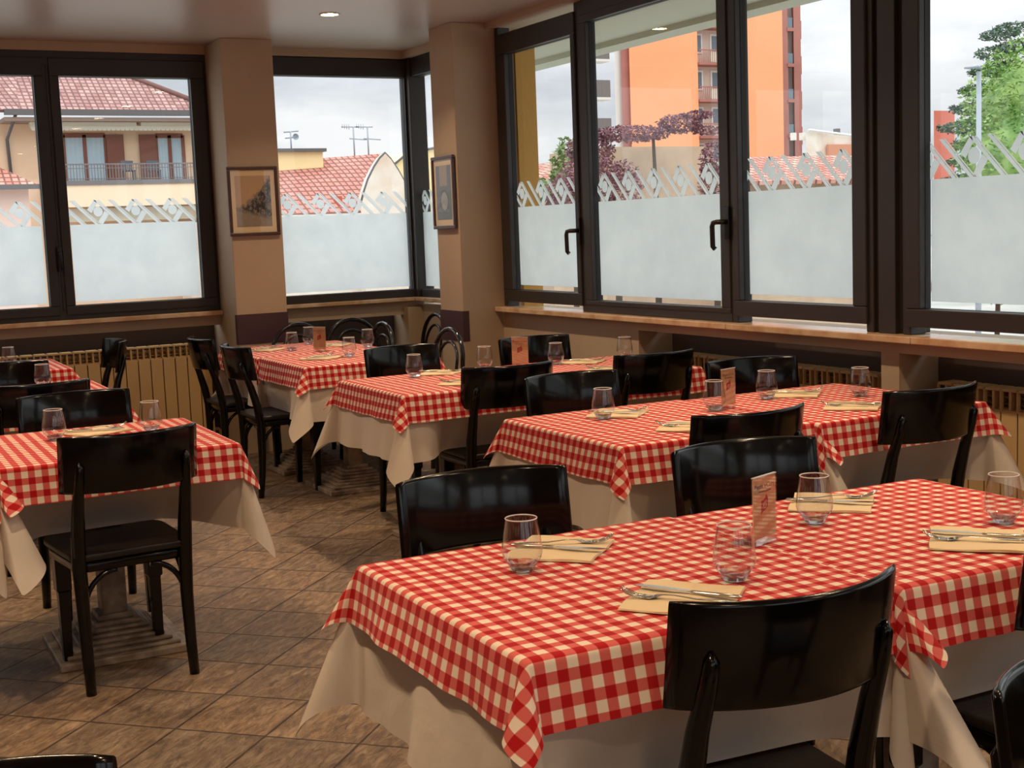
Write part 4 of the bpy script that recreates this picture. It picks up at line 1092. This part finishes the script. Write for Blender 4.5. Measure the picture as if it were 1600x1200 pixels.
# --- tower block (about 95 m away); its plan is a parallelogram, sides running back along the street
TY = 95.0; K3 = TY/70
def tx(x): return x*K3
def tz(z): return 1.45+(z-1.45)*K3
def skew(mb, x0, x1, y0, y1, z0, z1, ratio=.66, yr=TY):
    f_ = lambda x, y: (x+(y-yr)*ratio, y)
    v = [f_(x0, y0)+(z0,), f_(x1, y0)+(z0,), f_(x1, y1)+(z0,), f_(x0, y1)+(z0,), f_(x0, y0)+(z1,), f_(x1, y0)+(z1,), f_(x1, y1)+(z1,), f_(x0, y1)+(z1,)]
    return mb.add(v, [(0,3,2,1),(4,5,6,7),(0,1,5,4),(1,2,6,5),(2,3,7,6),(3,0,4,7)])
t = empty('apartment_tower', (0, 0, 0), 0, 'tall orange apartment tower with balconies', 'apartment building')
TZ = 26
skew(MB(), tx(46.2), tx(51.35), TY, TY+12, GZ, TZ).build('orange_wall', M_orange, t)
skew(MB(), tx(45.6), tx(46.2), TY+.3, TY+12, GZ, TZ).build('brick_edge', M_brick, t)
skew(MB(), tx(45.1), tx(45.6), TY+.6, TY+12, GZ, TZ).build('edge_wall', M_conc, t)
skew(MB(), tx(51.35), tx(54.9), TY+1.2, TY+12, GZ, TZ).build('recessed_wall', M_taupe, t)
skew(MB(), tx(54.9), tx(58.2), TY, TY+12, GZ, TZ).build('orange_wall', M_orange, t)
skew(MB(), tx(58.2), tx(58.65), TY+.1, TY+12, GZ, TZ).build('brick_wall', M_brick, t)
skew(MB(), tx(59.15), tx(59.75), TY+.1, TY+12, GZ, TZ).build('brick_wall', M_brick, t)
skew(MB(), tx(58.65), tx(59.15), TY+1.2, TY+12, GZ, TZ).build('loggia_wall', M_conc, t)
for i, z in enumerate([tz(4.6), tz(6.9), tz(9.2), tz(11.5), tz(13.8)]):
    MB().box(tx(51.38), tx(54.88), TY-.2, TY+1.3, z-.35, z-.15).build('balcony_slab', M_brick, t)
    rl_ = MB().box(tx(51.4), tx(54.8), TY-.18, TY-.12, z+.85, z+.95)
    for q in range(24): rl_.box(tx(51.4)+q*.2, tx(51.4)+q*.2+.03, TY-.17, TY-.13, z-.15, z+.9)
    rl_.build('balcony_railing', M_brick, t)
    MB().box(tx(52.3), tx(53.7), TY-.10, TY-.05, z-.1, z+.8).build('balcony_screen', M_awn, t)
    for xx in (51.62, 52.95):
        f_ = MB().box(tx(xx), tx(xx+.72), TY+1.1, TY+1.22, z+.75, z+2.45).build('window_frame', M_wing, t)
        MB().box(tx(xx)+.18, tx(xx+.72)-.18, TY+1.05, TY+1.12, z+.92, z+2.28).build('pane', M_dglass, f_)
    MB().box(tx(44.1), tx(45.15), TY+.7, TY+2.2, z-.2, z+.0).build('side_balcony_slab', M_conc, t)
    MB().box(tx(44.1), tx(45.1), TY+.7, TY+.8, z, z+1.4).build('side_balcony_parapet', mat('dark_balcony_screen', lin(120, 112, 108), .8) if i == 0 else bpy.data.materials['dark_balcony_screen'], t)
    MB().box(tx(58.62), tx(59.18), TY+.0, TY+1.2, z-.3, z+.0).build('loggia_slab', M_brick, t)
    MB().box(tx(58.66), tx(59.14), TY+.15, TY+.25, z+.0, z+.9).build('loggia_parapet', M_dglass, t)
    MB().box(tx(59.75), tx(59.98), TY+.3, TY+1.2, z-.9, z+.7).build('side_balcony', M_brick, t)

# --- nearer low buildings seen through the right windows
lw = empty('low_white_building', (0, 0, 0), 0, 'low white building with shallow roof and chimney right of the tower', 'building')
q = 70/45
def qx(x): return x*q
def qz(z): return 1.45+(z-1.45)*q
def skew_prism(out, y0, y1, ratio):
    k = len(out); v = [(x, y0, z) for x, z in out]+[(x+(y1-y0)*ratio, y1, z) for x, z in out]
    return MB().add(v, [tuple(range(k)), tuple(range(k, 2*k))[::-1]]+[(j, k+j, k+(j+1) % k, (j+1) % k) for j in range(k)])
skew_prism([(qx(38.62), GZ), (qx(43.5), GZ), (qx(43.5), qz(4.62)), (qx(41.79), qz(4.78)), (qx(38.75), qz(5.08)), (qx(38.62), qz(5.06))], 70, 78, .92).build('building_wall', M_plas, lw)
MB().tube([(qx(38.62), 69.8, qz(5.10)), (qx(38.75), 69.8, qz(5.12)), (qx(41.79), 69.8, qz(4.82)), (qx(43.6), 69.8, qz(4.65))], .08, 8).build('roof_edge', M_wing, lw)
MB().box(qx(39.7), qx(43.5), 69.7, 69.9, qz(4.0), qz(4.50)).build('brick_band', mat('orange_brick', lin(206, 140, 108), .9), lw)
for xx in (39.0, 39.5, 40.0, 40.4): MB().box(qx(xx), qx(xx)+.3, 72, 72.3, qz(4.8), qz(5.12)).build('chimney_pot', M_conc, lw)
MB().box(qx(40.95), qx(41.12), 71, 71.4, qz(4.8), qz(5.25)).build('chimney', M_gutter, lw)

rr_ = empty('red_tiled_roof_house', (0, 0, 0), 0, 'low house with bright red tile roof below the tower', 'house')
q = 70/45
s_ = 30/45
def sx2(x): return x*s_
def sz2(z): return 1.45+(z-1.45)*s_
roof_plane('roof', (sx2(35.0), 30, sz2(3.02)), (sx2(45.0), 30, sz2(3.02)), (sx2(45.0)*1.1, 33, sz2(3.95)+.22), (sx2(35.0)*1.1, 33, sz2(3.95)+.22), M_roof3, rr_)
MB().box(sx2(35.2), sx2(44.8), 30.5, 36, GZ, sz2(3.05)).build('house_wall', M_wall3, rr_)
wp = empty('flat_roofed_annex', (0, 0, 0), 0, 'white flat roofed annex behind the red tile roof', 'building')
MB().box(sx2(39.0)*1.2, sx2(41.3)*1.2, 36.5, 39, GZ, 1.45+(4.08-1.45)*s_*1.2).build('building_wall', M_plas, wp)
# garden wall with roughcast plaster
gw = empty('garden_building', (0, 0, 0), 0, 'beige roughcast outbuilding below the tower, plum foliage over its top', 'building')
u_ = 32/45
MB().box(28.35*u_, 33.2*u_, 32, 35, GZ, 1.45+(4.47-1.45)*u_).build('building_wall', M_wall3, gw)
rl2 = empty('red_tiled_cottage', (0, 0, 0), 0, 'cottage with red tile roof seen in the leftmost right-wall pane', 'house')
roof_plane('roof', (24.8*.8, 36, 1.45+1.75*.8), (27.6*.8, 36, 1.45+1.75*.8), (27.2*.8*1.06, 38.5, 1.45+2.75*.8), (25.6*.8*1.06, 38.5, 1.45+2.55*.8), M_roof3, rl2)
MB().box(25.0*.8, 27.5*.8, 36.4, 39, GZ, 1.45+1.8*.8).build('house_wall', M_plas, rl2)
rb = empty('brick_red_building', (0, 0, 0), 0, 'brick red building beside the green tree', 'building')
skew(MB(), 46.1*1.5, 47.4*1.5, 67.5, 76, GZ, 1.45+4.55*1.5, 1.03, 67.5).build('building_wall', M_redb, rb)
# street lamp
sl = empty('street_lamp', (23.93, 22, GZ), 0, 'tall grey street lamp before the green tree', 'street lamp')
MB().tube([(0, 0, 0), (0, 0, 8.55)], [.075, .055], 10).build('pole', M_pole, sl)
MB().tube([(.06, 0, 8.62), (-.1, 0, 8.66), (-.42, 0, 8.62)], [.06, .09, .05], 8, flat=.5).build('lamp_head', M_pole, sl)

# --- trees
def leaf_mat(name, c1, c2):
    return mat(name, c1, .6, var=(c2, 1.2))
def tree(name, loc, blobs, n, size, m_, label, trunk=True, droop=0, seed=1, inner=True):
    rnd = random.Random(seed); g = empty(name, loc, 0, label, 'tree'); mb = MB()
    vol = [b[3]*b[4]*b[5] for b in blobs]; tot = sum(vol)
    for b, v_ in zip(blobs, vol):
        bx_, by_, bz_, rx_, ry_, rz2 = b
        for _ in range(int(n*v_/tot)+20):
            th, cz = rnd.uniform(0, 2*PI), rnd.uniform(-1, 1); rr2 = rnd.uniform(.70, 1.06); s2 = math.sqrt(1-cz*cz)
            c = Vector((bx_+rx_*rr2*s2*math.cos(th), by_+ry_*rr2*s2*math.sin(th), bz_+rz2*rr2*cz))
            a1 = Vector((rnd.gauss(0, 1), rnd.gauss(0, 1), rnd.gauss(0, .6)-droop)).normalized()
            a2 = a1.cross(Vector((rnd.gauss(0, 1), rnd.gauss(0, 1), rnd.gauss(0, 1)))).normalized(); k = size*rnd.uniform(.6, 1.4)
            mb.add([c-a1*k, c+a2*k*.4, c+a1*k, c-a2*k*.4], [(0, 1, 2, 3)])
    mb.build('foliage', m_, g)
    if inner:
        core = MB()
        for b in blobs:
            core.lathe([(max(.001, .80*math.sin(PI*i/8))*b[3], b[2]-.80*b[5]*math.cos(PI*i/8)) for i in range(9)], 12, Matrix.Translation((b[0], b[1], 0)))
        core.build('inner_foliage', m_, g)
    if trunk:
        MB().tube([(0, 0, 0), (.1, 0, blobs[0][2]*.5), (0, 0, blobs[0][2])], [.35, .28, .18] if inner else [.10, .08, .04], 10).build('trunk', mat('bark', lin(84, 70, 58), .9), g)
    return g
M_l1 = leaf_mat('fresh_green_leaves', lin(98, 138, 62), lin(146, 176, 92))
M_l2 = leaf_mat('dark_cedar_needles', lin(58, 84, 66), lin(84, 112, 84))
M_l3 = leaf_mat('plum_leaves', lin(112, 70, 82), lin(150, 100, 104))
M_l4 = leaf_mat('bush_leaves', lin(92, 120, 70), lin(128, 150, 90))
tree('green_tree', (34.8, 29, GZ), [(0, 0, 7.9, 3.0, 2.6, 2.9), (-1.9, -.5, 6.5, 2.1, 2.0, 2.2), (2.8, 0, 7.0, 2.8, 2.4, 3.2), (-2.6, -.3, 4.7, 2.0, 1.8, 2.0), (.3, -1, 4.9, 3, 2, 2.6)], 42000, .085, M_l1, 'large fresh green tree at the right edge, behind the street lamp', seed=3)
rnd = random.Random(8); bl = []
for i in range(9):
    zz = 6.5+i*.62; ln = 2.6-i*.22
    bl += [(-ln*.5, rnd.uniform(-.5, .5), zz, ln*.62, .8, .12), (ln*.45, rnd.uniform(-.5, .5), zz+.25, ln*.55, .8, .12)]
tree('cedar', (37.9, 34, GZ), [(x_, y_, z_, a_, b__, .22) for x_, y_, z_, a_, b__, c_ in bl], 16000, .07, M_l2, 'dark cedar with layered branches showing behind the green tree', seed=5, inner=False)
tree('plum_tree', (20.9, 30.6, GZ+1.7), [(-.7, 0, 6.15, 1.2, .6, .22), (.9, 0, 6.42, .7, .5, .26), (1.5, 0, 6.66, .55, .4, .12), (1.9, .1, 6.25, .5, .4, .13), (-1.9, .2, 5.7, .7, .5, .5)], 5200, .055, M_l3, 'purple leaved plum tree whose branches top the roughcast wall', seed=7, trunk=True, inner=False)
tree('plum_tree', (17.9, 28.0, GZ+1.4), [(-.6, 0, 5.15, .9, .6, .55), (.3, 0, 4.9, .5, .5, .7), (-1.3, 0, 4.8, .6, .5, .45)], 4200, .055, M_l3, 'purple leaved plum tree behind the leftmost mullion', seed=9, inner=False)
tree('plum_tree', (21.7, 29, GZ+1.5), [(0, 0, 5.5, .36, .36, .55), (.1, 0, 4.9, .5, .4, .5)], 1600, .055, M_l3, 'narrow purple shrub at the right end of the roughcast wall', seed=11, inner=False)
tree('garden_bush', (19.9, 33.4, GZ+.5), [(0, 0, 6.6, .5, .5, .9), (-.5, 0, 5.9, .5, .5, .6)], 700, .11, M_l4, 'green bush left of the tower', seed=12, inner=False)
tree('garden_bush', (30.6, 35.6, GZ), [(0, 0, 6.75, 1.0, .6, .5), (1.3, 0, 6.8, .6, .5, .45)], 900, .10, M_l4, 'low green hedge before the white building', seed=13, inner=False)
